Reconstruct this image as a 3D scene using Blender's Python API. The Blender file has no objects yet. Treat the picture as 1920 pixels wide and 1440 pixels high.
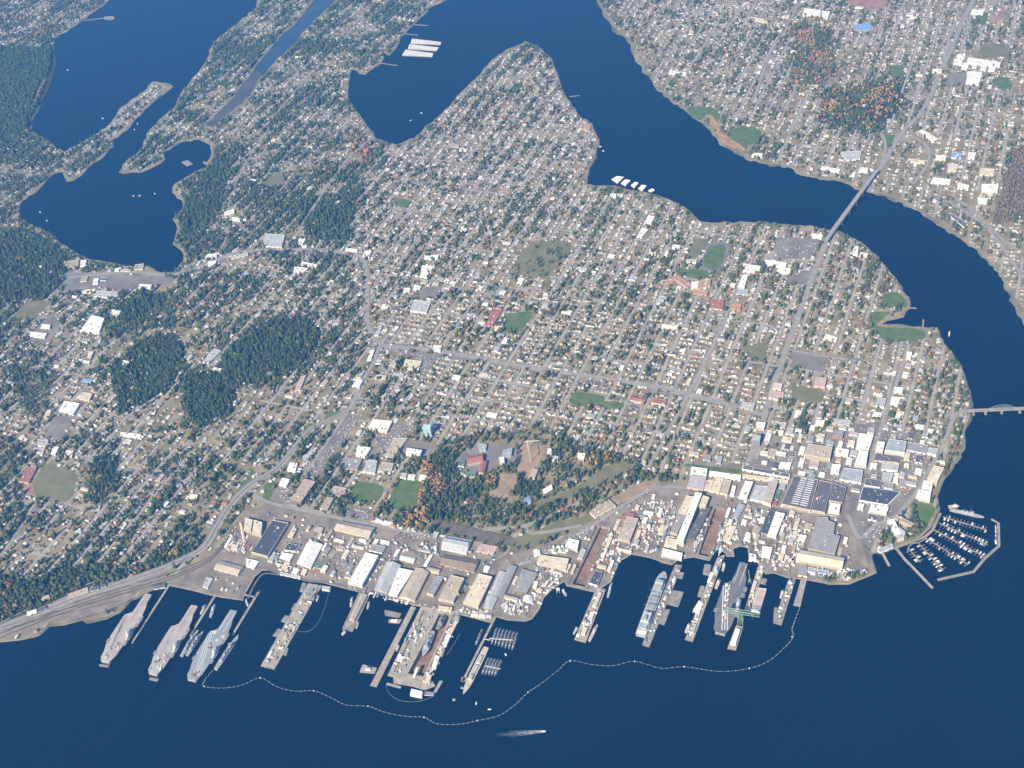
import bpy, math, random
import numpy as np
from mathutils import Vector, Matrix
from mathutils.geometry import tessellate_polygon
random.seed(7); rng = np.random.default_rng(7)
sc = bpy.context.scene; col = sc.collection
# ---------------------------------------------------------------- camera, sky, sun, exposure
FOC, PITCH, ROLL, HEAD, CAM = 2231.4, .694, -.149, -.466, np.array([1475.7, -3234.1, 3212.2])
_fw = np.array([math.sin(HEAD)*math.cos(PITCH), math.cos(HEAD)*math.cos(PITCH), -math.sin(PITCH)])
_r = np.array([math.cos(HEAD), -math.sin(HEAD), 0.]); _u = np.cross(_r, _fw)
RX = _r*math.cos(ROLL) + _u*math.sin(ROLL); UX = -_r*math.sin(ROLL) + _u*math.cos(ROLL)
cam = bpy.data.cameras.new('camera'); co = bpy.data.objects.new('camera', cam); col.objects.link(co)
M3 = Matrix((RX, UX, -_fw)).transposed()
co.matrix_world = Matrix.Translation(Vector(CAM)) @ M3.to_4x4()
cam.sensor_width = 36; cam.lens = FOC/1920*36; cam.clip_start = 1; cam.clip_end = 60000
sc.camera = co
SUN_EL, SUN_AZ = math.radians(36), math.radians(192)      # compass bearing of the sun
w = bpy.data.worlds.new('World'); sc.world = w; w.use_nodes = True
nt = w.node_tree; bg = nt.nodes['Background']
sky = nt.nodes.new('ShaderNodeTexSky'); sky.sky_type = 'NISHITA'; sky.sun_disc = False
sky.sun_elevation = SUN_EL; sky.sun_rotation = SUN_AZ; sky.altitude = 50; sky.dust_density = .1; sky.ozone_density = 4.0
nt.links.new(sky.outputs[0], bg.inputs[0]); bg.inputs[1].default_value = .09
sun = bpy.data.lights.new('sun', 'SUN'); sun.energy = 5.0; sun.angle = math.radians(.5); sun.color = (1, .835, .59)
so = bpy.data.objects.new('sun', sun); col.objects.link(so)
_sd = Vector((math.sin(SUN_AZ)*math.cos(SUN_EL), math.cos(SUN_AZ)*math.cos(SUN_EL), math.sin(SUN_EL)))
so.rotation_euler = _sd.to_track_quat('Z', 'Y').to_euler(); so.location = (0, 0, 3000)
vs = sc.view_settings; vs.view_transform = 'Standard'; vs.look = 'None'; vs.exposure = 0.96; vs.gamma = 1; vs.use_curve_mapping = False
sc.cycles.use_denoising = True
sc.cycles.max_bounces = 4; sc.cycles.volume_bounces = 0; sc.cycles.diffuse_bounces = 2; sc.cycles.glossy_bounces = 2

# ---------------------------------------------------------------- helpers
def at(x, y, z=0.):
    """point of the plane at height z that is seen at map-survey pixel x, y"""
    d = (x-960)/FOC*RX - (y-720)/FOC*UX + _fw
    t = (z-CAM[2])/d[2]
    p = CAM + d*t
    return (float(p[0]), float(p[1]))
def proj(P):
    P = np.asarray(P, float); v = P - CAM
    zc = v@_fw
    return np.stack([960 + FOC*(v@RX)/zc, 720 - FOC*(v@UX)/zc], -1)
ZO = dict(A=(0,900,3.6), B=(380,900,4.5), C=(460,1050,4.5), D=(700,950,4.5), E=(1000,850,3.693), F=(1240,850,3.693), G=(1560,780,4.236), H=(800,1150,4.267),
  T1=(0,0,4), T2=(480,0,4), T3=(960,0,4), T4=(1440,0,4), U1=(0,360,4), U2=(480,360,4), U3=(960,360,4), U4=(1440,360,4),
  L1=(0,640,4), L2=(420,640,4.364), L3=(800,640,4.364), L4=(1180,640,4.364), L5=(1480,560,4.364), P=(0,0,1))
def zp(k, *c):
    ox, oy, s = ZO[k]
    return [(ox + c[i]/s, oy + c[i+1]/s) for i in range(0, len(c), 2)]
def W(k, *c, z=0.):
    return [at(x, y, z) for x, y in zp(k, *c)]
_M = {}
def mat(name, rgb, rough=.85, var=.18, scale=.04, metal=0., rgb2=None, detail=4., spec=.3):
    if name in _M: return _M[name]
    m = bpy.data.materials.new(name); m.use_nodes = True; _M[name] = m
    n = m.node_tree; b = n.nodes['Principled BSDF']
    b.inputs['Roughness'].default_value = rough; b.inputs['Metallic'].default_value = metal
    b.inputs['Specular IOR Level'].default_value = spec
    if rgb2 is None:
        rgb2 = tuple(min(.9, c*(1+var)) for c in rgb); rgb1 = tuple(c*(1-var) for c in rgb)
    else: rgb1 = rgb
    g = n.nodes.new('ShaderNodeNewGeometry'); t = n.nodes.new('ShaderNodeTexNoise'); t.inputs['Scale'].default_value = scale
    t.inputs['Detail'].default_value = detail; t.inputs['Roughness'].default_value = .65
    n.links.new(g.outputs['Position'], t.inputs['Vector'])
    r = n.nodes.new('ShaderNodeMapRange'); r.inputs[1].default_value = .36; r.inputs[2].default_value = .64
    n.links.new(t.outputs[0], r.inputs[0])
    x = n.nodes.new('ShaderNodeMix'); x.data_type = 'RGBA'
    x.inputs[6].default_value = (*rgb1, 1); x.inputs[7].default_value = (*rgb2, 1)
    n.links.new(r.outputs[0], x.inputs[0]); n.links.new(x.outputs[2], b.inputs['Base Color'])
    return m
class MB:
    def __init__(s, base=(0,0,0)): s.v = []; s.f = []; s.m = []; s.b = base
    def add(s, vs_, fs, mi=0):
        o = len(s.v); bx, by, bz = s.b
        s.v += [(x-bx, y-by, z-bz) for x, y, z in vs_]
        s.f += [tuple(i+o for i in f) for f in fs]; s.m += [mi]*len(fs)
    def box(s, c, size, rz=0., mi=0, taper=1.):
        cx, cy, cz = c; a, b, h = size[0]/2, size[1]/2, size[2]
        ca, sa = math.cos(rz), math.sin(rz); V = []
        for zz, k in ((0, 1), (h, taper)):
            for x, y in ((-a,-b),(a,-b),(a,b),(-a,b)):
                V.append((cx+ca*x*k-sa*y*k, cy+sa*x*k+ca*y*k, cz+zz))
        s.add(V, [(3,2,1,0),(4,5,6,7),(0,1,5,4),(1,2,6,5),(2,3,7,6),(3,0,4,7)], mi)
    def prism(s, poly, z0, z1, mi=0, bottom=False, poly2=None):
        n = len(poly); p2 = poly2 or poly
        V = [(x,y,z0) for x,y in poly] + [(x,y,z1) for x,y in p2]
        fs = [(i,(i+1)%n,n+(i+1)%n,n+i) for i in range(n)]
        tri = tessellate_polygon([[Vector((x,y,0)) for x,y in p2]])
        fs += [tuple(n+i for i in t) for t in tri]
        if bottom: fs += [tuple(t) for t in tri]
        s.add(V, fs, mi)
    def sheet(s, poly, z, mi=0, holes=()):
        loops = [[Vector((x,y,0)) for x,y in poly]] + [[Vector((x,y,0)) for x,y in h] for h in holes]
        V = [(v.x,v.y,z) for l in loops for v in l]
        s.add(V, [tuple(t) for t in tessellate_polygon(loops)], mi)
    def tube(s, a, b, r, n=5, mi=0, r2=None):
        a, b = Vector(a), Vector(b); d = (b-a)
        if d.length < 1e-6: return
        q = d.to_track_quat('Z','Y'); r2 = r if r2 is None else r2; V = []
        for p, rr in ((a, r), (b, r2)):
            for i in range(n):
                t = 2*math.pi*i/n; V.append(tuple(p + q@Vector((rr*math.cos(t), rr*math.sin(t), 0))))
        s.add(V, [(i,(i+1)%n,n+(i+1)%n,n+i) for i in range(n)] + [tuple(range(n))[::-1], tuple(range(n,2*n))], mi)
    def loft(s, rings, mi=0, cap=True):
        n = len(rings[0]); V = [p for r in rings for p in r]; fs = []
        for k in range(len(rings)-1):
            for i in range(n):
                j = (i+1) % n; fs.append((k*n+i, k*n+j, (k+1)*n+j, (k+1)*n+i))
        if cap: fs += [tuple(range(n))[::-1], tuple((len(rings)-1)*n+i for i in range(n))]
        s.add(V, fs, mi)
    def ribbon(s, pts, wd, z, mi=0):
        P = [Vector((x,y)) for x,y in pts]; V = []; n = len(P)
        for i in range(n):
            t = (P[min(i+1,n-1)] - P[max(i-1,0)]).normalized(); nn = Vector((-t.y,t.x))*wd/2
            for q in (P[i]+nn, P[i]-nn): V.append((q.x,q.y,z))
        s.add(V, [(2*i,2*i+1,2*i+3,2*i+2) for i in range(n-1)], mi)
    def build(s, name, mats, parent=None):
        if not isinstance(mats, (list, tuple)): mats = [mats]
        me = bpy.data.meshes.new(name); me.from_pydata(s.v, [], s.f)
        for m in mats: me.materials.append(m)
        if len(mats) > 1: me.polygons.foreach_set('material_index', s.m)
        me.update()
        o = bpy.data.objects.new(name, me); col.objects.link(o)
        if parent: o.parent = parent
        return o
def thing(name, label, cat, loc=(0,0,0), rz=0., group=None):
    o = bpy.data.objects.new(name, None); col.objects.link(o); o.empty_display_size = 1
    o.location = loc; o.rotation_euler = (0,0,rz); return tag(o, label, cat, group)
def tag(o, label, cat, group=None):
    o['label'] = label; o['category'] = cat
    if group: o['group'] = group
    return o
def struct(o): o['kind'] = 'structure'; return o
def copy_tree(o, parent=None):
    c = o.copy(); col.objects.link(c); c.parent = parent
    for ch in list(o.children): copy_tree(ch, c)
    return c
def dens(pts, step, closed=False):
    out = []; n = len(pts)
    for i in range(n if closed else n-1):
        a, b = pts[i], pts[(i+1)%n]; k = max(1, int(math.dist(a,b)/step))
        out += [(a[0]+(b[0]-a[0])*j/k, a[1]+(b[1]-a[1])*j/k) for j in range(k)]
    if not closed: out.append(pts[-1])
    return out
def smooth(pts, k=6):
    """Catmull-Rom through pixel points"""
    out = []; n = len(pts)
    for i in range(n-1):
        p0, p1, p2, p3 = pts[max(i-1,0)], pts[i], pts[i+1], pts[min(i+2,n-1)]
        for j in range(k):
            t = j/k
            out.append(tuple(.5*((2*b)+(c-a)*t+(2*a-5*b+4*c-d)*t*t+(3*b-a-3*c+d)*t**3) for a,b,c,d in zip(p0,p1,p2,p3)))
    out.append(pts[-1]); return out
HAZE = 4.0e-5
LZ = 3.0                                                    # height of the land above the water
# ---------------------------------------------------------------- materials
m_land = mat('suburban_ground', (.16,.142,.065), rgb2=(.36,.30,.205), scale=.010, detail=9)
m_beach = mat('pale_planks', (.30,.27,.21), var=.2, scale=.02)
m_shore = mat('beach', (.10,.095,.07), rgb2=(.27,.24,.18), scale=.006, detail=6)
m_quay = mat('quay_concrete', (.27,.25,.22), var=.25, scale=.03)
m_road = mat('road', (.31,.295,.275), var=.12, scale=.03)
m_street = mat('street', (.35,.33,.30), var=.15, scale=.02)
m_apron = mat('yard_asphalt', (.175,.148,.12), rgb2=(.315,.27,.215), scale=.016, detail=10)
m_lot = mat('parking_asphalt', (.17,.155,.14), rgb2=(.27,.245,.215), scale=.012, detail=8)
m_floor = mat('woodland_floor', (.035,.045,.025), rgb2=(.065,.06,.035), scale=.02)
m_grass = mat('grass', (.075,.135,.04), rgb2=(.14,.175,.065), scale=.03, detail=6)
m_olive = mat('dry_meadow', (.15,.155,.07), rgb2=(.22,.20,.12), scale=.015, detail=6)
m_dirt = mat('bare_earth', (.34,.25,.17), var=.2, scale=.02)
m_red = mat('red_earth', (.34,.20,.15), var=.2, scale=.02)
m_dock = mat('dock_floor', (.26,.17,.12), var=.28, scale=.05)
m_mud = mat('mudflat', (.13,.105,.085), rgb2=(.07,.068,.068), scale=.008, rough=.35, spec=.5)
m_deck = mat('pier_deck', (.36,.325,.265), var=.22, scale=.05)
m_deck2 = mat('pier_deck_dark', (.28,.255,.225), var=.25, scale=.05)
m_dark = mat('dark_opening', (.035,.035,.04), rough=.5)
m_glass = mat('window_glass', (.05,.07,.09), rough=.15, spec=.6)
m_steel = mat('steel', (.33,.34,.35), rough=.6)
m_white = mat('white_paint', (.78,.77,.73), rough=.6, var=.06)
m_rust = mat('rust', (.30,.13,.07), var=.3, scale=.1)
m_navy = mat('navy_grey', (.36,.38,.39), rough=.6, var=.14, scale=.06)
m_green = mat('crane_green', (.23,.34,.26), rough=.6)
m_black = mat('black_rubber', (.03,.03,.035), rough=.6)
m_trunk = mat('bark', (.09,.065,.045), var=.2, scale=.5)
RC = {'w':(.80,.78,.72),'c':(.66,.58,.44),'b':(.46,.40,.32),'g':(.30,.30,.30),'l':(.45,.46,.47),'d':(.13,.13,.14),'n':(.075,.085,.115),'r':(.36,.15,.12),'o':(.46,.27,.17),
      'p':(.52,.40,.36),'e':(.10,.20,.15),'u':(.22,.36,.60),'t':(.42,.35,.27),'s':(.36,.40,.44),'k':(.24,.19,.15),'a':(.45,.66,.72)}
CN = {'w':'white','c':'cream','b':'beige','g':'grey','l':'light grey','d':'dark grey','n':'navy','r':'red','o':'orange','p':'pinkish','e':'green','u':'blue','t':'tan','s':'blue-grey','k':'brown','a':'pale blue'}
def rm(c): return mat('roof_'+CN[c].replace(' ','_'), RC[c], var=.14, scale=.05, detail=6, rough=.8)
def wm(c): return mat('wall_'+CN[c].replace(' ','_'), tuple(min(.8, x*1.05) for x in RC[c]), var=.07, scale=.08, rough=.8)
# ---------------------------------------------------------------- water and land
wm_ = bpy.data.materials.new('sea_water'); wm_.use_nodes = True
n = wm_.node_tree; b = n.nodes['Principled BSDF']; b.inputs['Base Color'].default_value = (.001,.010,.034,1)
b.inputs['Roughness'].default_value = .22; b.inputs['IOR'].default_value = 1.33; b.inputs['Specular IOR Level'].default_value = .5
g = n.nodes.new('ShaderNodeNewGeometry'); t1 = n.nodes.new('ShaderNodeTexNoise'); t1.inputs['Scale'].default_value = .055; t1.inputs['Detail'].default_value = 6
bu = n.nodes.new('ShaderNodeBump'); bu.inputs['Strength'].default_value = .3; bu.inputs['Distance'].default_value = 1.2
n.links.new(g.outputs['Position'], t1.inputs['Vector']); n.links.new(t1.outputs[0], bu.inputs['Height']); n.links.new(bu.outputs[0], b.inputs['Normal'])
t2 = n.nodes.new('ShaderNodeTexNoise'); t2.inputs['Scale'].default_value = .0011; t2.inputs['Detail'].default_value = 3
n.links.new(g.outputs['Position'], t2.inputs['Vector'])
mr = n.nodes.new('ShaderNodeMapRange'); mr.inputs[1].default_value = .35; mr.inputs[2].default_value = .65; mr.inputs[3].default_value = .05; mr.inputs[4].default_value = .13
mp_ = n.nodes.new('ShaderNodeMapping'); mp_.inputs['Rotation'].default_value = (0,0,.5); mp_.inputs['Scale'].default_value = (1,.28,1); n.links.new(g.outputs['Position'], mp_.inputs['Vector']); n.links.new(mp_.outputs[0], t2.inputs['Vector'])
t2.inputs['Scale'].default_value = .0026; t2.inputs['Detail'].default_value = 5
wx = n.nodes.new('ShaderNodeMix'); wx.data_type = 'RGBA'; wx.inputs[6].default_value = (.0003,.003,.012,1); wx.inputs[7].default_value = (.0008,.008,.028,1); n.links.new(t2.outputs[0], wx.inputs[0]); n.links.new(wx.outputs[2], b.inputs['Base Color'])
n.links.new(t2.outputs[0], mr.inputs[0]); n.links.new(mr.outputs[0], b.inputs['Roughness'])

SOUTH = [(-420,1372),(-60,1228)] + zp('A',0,1090,140,1075,260,1040,330,975,430,970,560,935,600,950,720,925,810,890,880,810,930,790,1030,742,1110,715,1160,718,1290,745,1400,775,1500,795,1640,815) + \
  zp('B',355,970,440,820,500,765,560,765,650,790,820,825,900,850,1010,870,1150,905,1330,950,1440,950,1600,1000,1780,1060) + zp('D',420,850,800,930,1000,985,1030,930,1130,960,1280,970,1340,950,1400,870,1440,770,1520,690,1610,635,1630,670,1870,725) + \
  [(1146,1091),(1162,1053),(1184,1040),(1217,1046),(1260,1060),(1271,1050),(1300,1045),(1330,1052),(1345,1030),(1360,1037),(1362,1044),(1377,1044),(1375,1029),(1388,1025),(1402,1027),(1404,1050),(1419,1053),(1435,1077),(1451,1075),(1476,1084),(1495,1086),(1513,1088)] + \
  [(1551,1095),(1592,1094),(1619,1084),(1641,1073),(1633,1042),(1638,1036),(1654,1037),(1676,1027),(1723,1008),(1745,985),(1762,955)]
EAST = [(1757,930),(1758,922),(1772,896),(1791,863),(1805,843),(1810,804),(1819,780),(1818,766),(1817,739),(1810,709),(1796,677),(1776,652),(1766,636),(1758,615),(1732,614),(1709,613),(1675,609),(1652,609),(1663,601),(1691,593),(1702,578),(1700,558),
  (1687,537),(1680,522),(1662,505),(1640,477),(1615,455),(1590,442),(1575,435),(1557,432),(1515,424),(1465,421),(1422,417),(1385,417),(1335,419),(1310,414),(1285,390),(1255,375),(1230,366),(1210,361),(1142,350),(1100,347),(1102,322),(1115,295),(1122,262),(1110,232),(1085,217),(1070,192),(1055,170),(1045,140),(1035,115),(1010,90),(985,77),(960,90),
  (925,112),(890,150),(855,185),(830,212),(800,237),(777,260),(742,272),(705,262),(680,225),(652,187),(652,155),(660,130),(685,140),(705,125),(720,110),(717,92),(730,105),(742,90),(750,70),(775,45),(805,15),(837,0),(880,-40),(890,-90),(800,-120),(690,-60)]
MUD = [(630,0),(600,30),(575,55),(555,82),(517,115),(487,150),(470,180),(440,205),(400,240),(385,237),(425,195),(462,150),(487,112),(525,70),(562,35),(587,2),(600,-30),(540,-60)]
BAY = [(485,0),(480,15),(450,40),(412,70),(397,87),(390,110),(375,132),(360,150),(337,180),(330,200),(300,225),(277,250),(267,280),(240,302),(225,322),(240,325),(270,321),(295,310),(309,300),(305,287),(325,275),(350,264),(375,261),(397,272),(400,287),(390,312),(350,332),(325,350),
  (325,360),(342,375),(345,390),(325,410),(335,427),(325,457),(342,470),(345,490),(325,510),(300,512),(275,500),(237,500),(200,492),(162,485),(117,460),(100,442),(75,427),(50,420),(32,397),(42,375),(67,360),(100,325),(120,322),(130,339),(150,330),(170,310),(192,295),(210,275),(212,261),(237,245),(262,217),(282,195),(300,180),(325,162),(315,157),(287,154),
  (270,172),(250,185),(225,205),(210,230),(185,250),(150,270),(120,285),(95,267),(57,245),(60,225),(72,200),(85,165),(100,125),(100,97),(102,72),(125,60),(155,37),(180,20),(205,0),(300,-70),(380,-150)]
MAINL = SOUTH + EAST + MUD + BAY + [(380,-330),(-700,-330),(-900,500)]
MANETTE = [(1120,0),(1132,20),(1147,40),(1155,57),(1172,67),(1185,85),(1192,110),(1207,125),(1207,135),(1220,140),(1225,155),(1237,170),(1260,190),(1285,205),(1310,225),(1330,240),(1350,265),(1385,285),(1410,300),(1440,307),(1482,312),(1505,327),(1540,335),(1580,340),(1600,350),(1630,360),(1665,367),(1690,377),(1727,397),(1765,420),(1802,447),(1840,475),(1865,500),(1885,530),(1907,570),(1920,600),(1950,690),(1978,770),(2010,860),
  (2300,1000),(2700,600),(2500,-330),(1200,-330),(1080,-120)]
def wob(px, amp=1.6, closed=True):
    out = []
    for a, b in zip(px, px[1:]+(px[:1] if closed else [])):
        k = max(1, int(math.dist(a,b)/7)) if min(a[1],b[1]) > -200 and min(a[0],b[0]) > -300 else 1
        for j in range(k):
            t = j/k; w_ = amp if j else 0
            out.append((a[0]+(b[0]-a[0])*t+random.uniform(-w_,w_), a[1]+(b[1]-a[1])*t+random.uniform(-w_,w_)))
    return out
nS = len(SOUTH)
DOCKS = [('E', (465,505,530,512,352,930,268,912)), ('F', (372,372,440,385,325,722,255,704))]
dock_w = [W(k, *c, z=LZ) for k, c in DOCKS]
DOCK6 = W('C',1640,450,1738,462,1500,985,1368,962,z=LZ+.5)
mb = MB(); mb.sheet([(-18500,-8000),(12000,-8000),(12000,17000),(-18500,17000)], 0, holes=dock_w+[DOCK6]); struct(mb.build('water', wm_))
main_px = SOUTH + wob(EAST+MUD+BAY, 1.6, False) + BAY[-1:] + [(380,-330),(-700,-330),(-900,500)]
main_w = [at(x,y,0) for x,y in main_px]; man_w = [at(x,y,0) for x,y in wob(MANETTE)]
def skirt(mb, poly, wd, z1, z0, idx=None):
    P = [Vector(p) for p in poly]; n = len(P); ar = sum(P[i].cross(P[(i+1)%n]) for i in range(n))
    sg = 1 if ar > 0 else -1; O = []
    for i in range(n):
        t = (P[(i+1)%n]-P[i-1]).normalized(); O.append(P[i] + Vector((t.y,-t.x))*sg*wd*(1 if wd < 1 else .25+1.1*abs(math.sin(i*.23)*math.sin(i*.071+1)+.35*math.sin(i*1.7))))
    rng_ = range(n) if idx is None else idx
    for i in rng_:
        j = (i+1)%n
        mb.add([(P[i].x,P[i].y,z1),(P[j].x,P[j].y,z1),(O[j].x,O[j].y,z0),(O[i].x,O[i].y,z0)], [(0,1,2,3)])
mb = MB(); mb.sheet(main_w, LZ, holes=dock_w); struct(mb.build('land', m_land))
mb = MB(); mb.sheet(man_w, LZ); struct(mb.build('far_shore_land', m_land))
N = len(main_w)
mb = MB(); skirt(mb, main_w, 12, LZ, -1.2, [i for i in range(N) if i < 13 or i > nS-12]); skirt(mb, man_w, 22, LZ, -1.2); struct(mb.build('beach', m_shore))
mb = MB(); skirt(mb, main_w, .3, LZ+.4, -3, range(13, nS-11)); struct(mb.build('quay_wall', m_quay))
mb = MB(); mb.sheet([at(x,y) for x,y in [(490,140),(470,180),(440,205),(400,240),(385,237),(425,195),(462,150),(470,140),(482,132)]], .25); struct(mb.build('mudflat', m_mud))
mb = MB(); mb.sheet([at(x,y) for x,y in [(640,-20),(630,0),(600,30),(575,55),(555,82),(517,115),(490,140),(482,132),(470,140),(487,112),(525,70),(562,35),(587,2),(598,-25)]], .2); struct(mb.build('shallows', mat('shallow_water', (.05,.075,.09), rgb2=(.02,.045,.075), scale=.005, rough=.2, spec=.5)))
mb = MB()
for c in ((352,300,362,308,350,312,340,304),(382,302,392,306,388,310,380,306)): mb.prism(W('P',*c), -1, .8)
struct(mb.build('sandbar', m_beach))
# ---------------------------------------------------------------- raster of what covers the land (2 px cells), used only to keep houses and trees off roads, roofs and lawns
RW, RH, RXO, RYO = 1260, 900, -260, -160
def cells(px): return ((np.asarray(px)-np.array([RXO,RYO]))/2).astype(int)
_gx, _gy = np.meshgrid(np.arange(RW)*2+RXO+1., np.arange(RH)*2+RYO+1.)
def inpoly(poly, shape=(RH,RW)):
    P = np.array(poly); x0,y0 = np.floor((P.min(0)-[RXO,RYO])/2).astype(int); x1,y1 = np.ceil((P.max(0)-[RXO,RYO])/2).astype(int)+1
    x0,y0 = max(x0,0),max(y0,0); x1,y1 = min(x1,RW),min(y1,RH); out = np.zeros(shape,bool)
    if x1<=x0 or y1<=y0: return out
    X,Y = _gx[y0:y1,x0:x1],_gy[y0:y1,x0:x1]; m = np.zeros(X.shape,bool)
    for (xa,ya),(xb,yb) in zip(poly, poly[1:]+poly[:1]):
        if ya == yb: continue
        c = ((ya>Y)!=(yb>Y)) & (X < (xb-xa)*(Y-ya)/(yb-ya)+xa); m ^= c
    out[y0:y1,x0:x1] = m; return out
blocked = np.zeros((RH,RW),bool)
def block(px): blocked[inpoly(list(px))] = True
def block_w(poly, z=LZ): block([tuple(p) for p in proj(np.array([(x,y,z) for x,y in poly]))])
onland = inpoly(main_px) | inpoly(MANETTE)
shr = onland.copy()
for _ in range(2):
    s_ = shr.copy(); s_[1:]&=shr[:-1]; s_[:-1]&=shr[1:]; s_[:,1:]&=shr[:,:-1]; s_[:,:-1]&=shr[:,1:]; shr = s_
# ---------------------------------------------------------------- ground sheets
_sz = [0.]
def sheets(name, m, items, z, blk=True, round_=True):
    for k, c in items:
        px = zp(k, *c)
        if round_: px = smooth(px+px[:1], 4)[:-1]
        _sz[0] += .004; zz_ = z+_sz[0]
        mb = MB(); mb.sheet([at(x,y,zz_) for x,y in px], zz_); struct(mb.build(name, m))
        if blk: block(px)
i0 = SOUTH.index(zp('A',1110,715)[0])
yard = SOUTH[i0:nS-11] + [(1640,1073),(1632,1040),(1600,980),(1590,930),(1560,905),(1420,872),(1300,862),(1285,905),(1215,905),(1150,952),(1050,1012),(960,1040),(870,1018),(790,1002),(700,985),(600,962),(520,945),(462,958),(425,1010),(380,1050),(322,1078)]
mb = MB(); mb.sheet([at(x,y,LZ+.3) for x,y in yard], LZ+.3, holes=dock_w); struct(mb.build('shipyard_apron', m_apron)); block(yard)
sheets('downtown_pavement', m_lot, [('P',(1424,852,1500,838,1560,800,1650,790,1740,822,1745,870,1715,925,1660,990,1630,1030,1600,985,1585,925,1500,890,1405,868))], LZ+.2, round_=False)
sheets('rail_yard', m_apron, [('P',(-60,1212,0,1180,120,1130,250,1090,318,1066,300,1098,262,1112,244,1121,225,1143,167,1158,119,1164,92,1167,60,1188,0,1199))], LZ+.3, round_=False)
sheets('lawn', m_grass, [('T3',(1330,800,1480,800,1560,850,1540,900,1480,860,1400,900,1310,830)),('T3',(1640,980,1760,940,1880,1000,1820,1070,1720,1100,1620,1010)),
 ('U3',(1480,405,1600,405,1555,565,1435,550)),('U3',(1260,570,1460,590,1450,650,1330,640,1250,610)),('P',(950,590,997,585,983,615,965,625,945,620)),
 ('U4',(860,770,970,750,1040,830,1010,870,860,860)),('U4',(780,900,920,900,850,960,830,1010,1150,1030,1150,1110,880,1110,800,1030,760,940)),('L3',(1210,410,1450,450,1390,530,1180,510)),
 ('L3',(1450,490,1610,500,1580,560,1440,540)),('L2',(870,560,960,575,890,640,805,660)),('L2',(1090,1140,1300,1190,1240,1310,1020,1280)),('L2',(1440,1130,1620,1160,1540,1380,1340,1330)),
 ('L2',(330,1170,420,1150,370,1300,320,1290)),('U2',(1040,40,1170,70,1130,110,1040,90)),('T4',(870,1010,950,1010,930,1060,880,1120,850,1100)),('T4',(900,490,1020,500,1010,580,930,580)),('T4',(1680,590,1810,580,1800,680,1700,640)),
 ('T4',(1560,110,1650,100,1640,170,1590,190)),('G',(690,680,820,730,740,870,650,790)),('F',(170,70,545,112,540,138,330,112,175,92)),('B',(345,0,380,0,210,280,190,260))], LZ+.5)
sheets('verge', m_grass, [('L2',(690,670,780,680,480,1000,460,1010)),('L2',(0,1400,230,1060,262,1070,50,1380))], LZ+.5, round_=False)
sheets('meadow', m_olive, [('U3',(150,370,440,380,350,560,250,640,20,620,30,520)),('U3',(1380,350,1470,360,1400,480,1310,480)),('U3',(1770,1160,1900,1130,1920,1240,1850,1260,1760,1230)),('L1',(330,920,440,930,590,1010,560,1110,440,1210,240,1130)),
 ('U1',(190,820,370,820,260,940,90,950)),('D',(1180,270,1700,90,1830,110,1330,320,1160,330)),('E',(0,560,200,480,400,420,420,450,200,550,0,640)),('E',(0,350,300,230,500,90,700,90,690,130,600,150,400,250,200,330,0,380)),
 ('T4',(1600,330,1800,340,1800,420,1600,420)),('T2',(60,1340,200,1290,190,1400,60,1400)),('L4',(1330,380,1570,390,1560,500,1350,470))], LZ+.45)
sheets('embankment', mat('brown_bank',(.15,.135,.105),var=.2,scale=.03), [('D',(520,110,900,190,1180,260,1160,330,860,290,500,180))], LZ+.45)
sheets('parking_lot', m_lot, [('L2',(1440,80,1740,120,1720,180,1640,290,1600,240,1620,160,1470,130)),('L2',(1010,590,1110,610,790,1120,690,1100)),('L2',(1200,810,1380,680,1560,690,1490,790,1300,930,1200,940)),('B',(1250,215,1455,260,1400,345,1190,300)),
 ('U4',(120,660,330,560,290,700,130,680)),('L4',(1140,780,1400,780,1330,900,1130,850)),('U1',(380,900,460,1000,350,1160,200,1110)),('T4',(1350,560,1490,540,1480,640,1330,650)),('U1',(480,600,1300,640,1280,690,900,740,780,720,480,770)),
 ('L2',(420,1210,520,1100,560,1200,520,1330,400,1300)),('U2',(1270,710,1390,710,1350,800,1210,800)),('U4',(30,340,400,350,330,500,80,500)),('L4',(1330,80,1640,140,1590,260,1330,200)),('L1',(400,560,560,560,470,720,330,720))], LZ+.55, round_=False)
sheets('bare_ground', m_dirt, [('L3',(740,820,970,850,930,960,870,1120,740,1080,780,930)),('L3',(580,1080,750,1100,660,1280,540,1300,490,1250,570,1200)),('U1',(1200,700,1330,680,1310,730,1150,770)),('G',(540,480,690,500,600,600,510,570)),('E',(520,318,760,195,850,230,580,352))], LZ+.5)
sheets('forecourt', m_lot, [('L3',(250,930,420,850,560,840,715,850,730,990,600,1030,500,1090,400,1120,290,1110,230,1030)),('L2',(1440,800,1720,830,1700,900,1640,960,1440,900))], LZ+.4)
sheets('red_field', m_red, [('T4',(600,0,880,0,830,70,600,30)),('T4',(1740,60,1790,50,1740,150,1700,150)),('B',(925,740,1005,745,990,795,915,785)),('L1',(140,1050,240,1060,250,1160,190,1150))], LZ+.5)
sheets('playing_field_track', mat('track',(.20,.19,.22),var=.1), [('U3',(1465,385,1620,385,1575,585,1415,565))], LZ-.1)
sheets('bluff', mat('bluff_orange',(.42,.24,.12),var=.25,scale=.03), [('T3',(1450,860,1510,880,1580,1000,1720,1090,1740,1130,1600,1080,1500,950)),('T1',(300,620,340,590,270,770,225,810))], LZ+.5)
sheets('bare_grove_floor', mat('bare_grove',(.17,.145,.11),var=.25,scale=.02), [('P',(1900,278,1990,270,1990,440,1920,395,1897,415,1862,422,1868,390,1880,350))], LZ+.4, blk=False)
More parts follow.
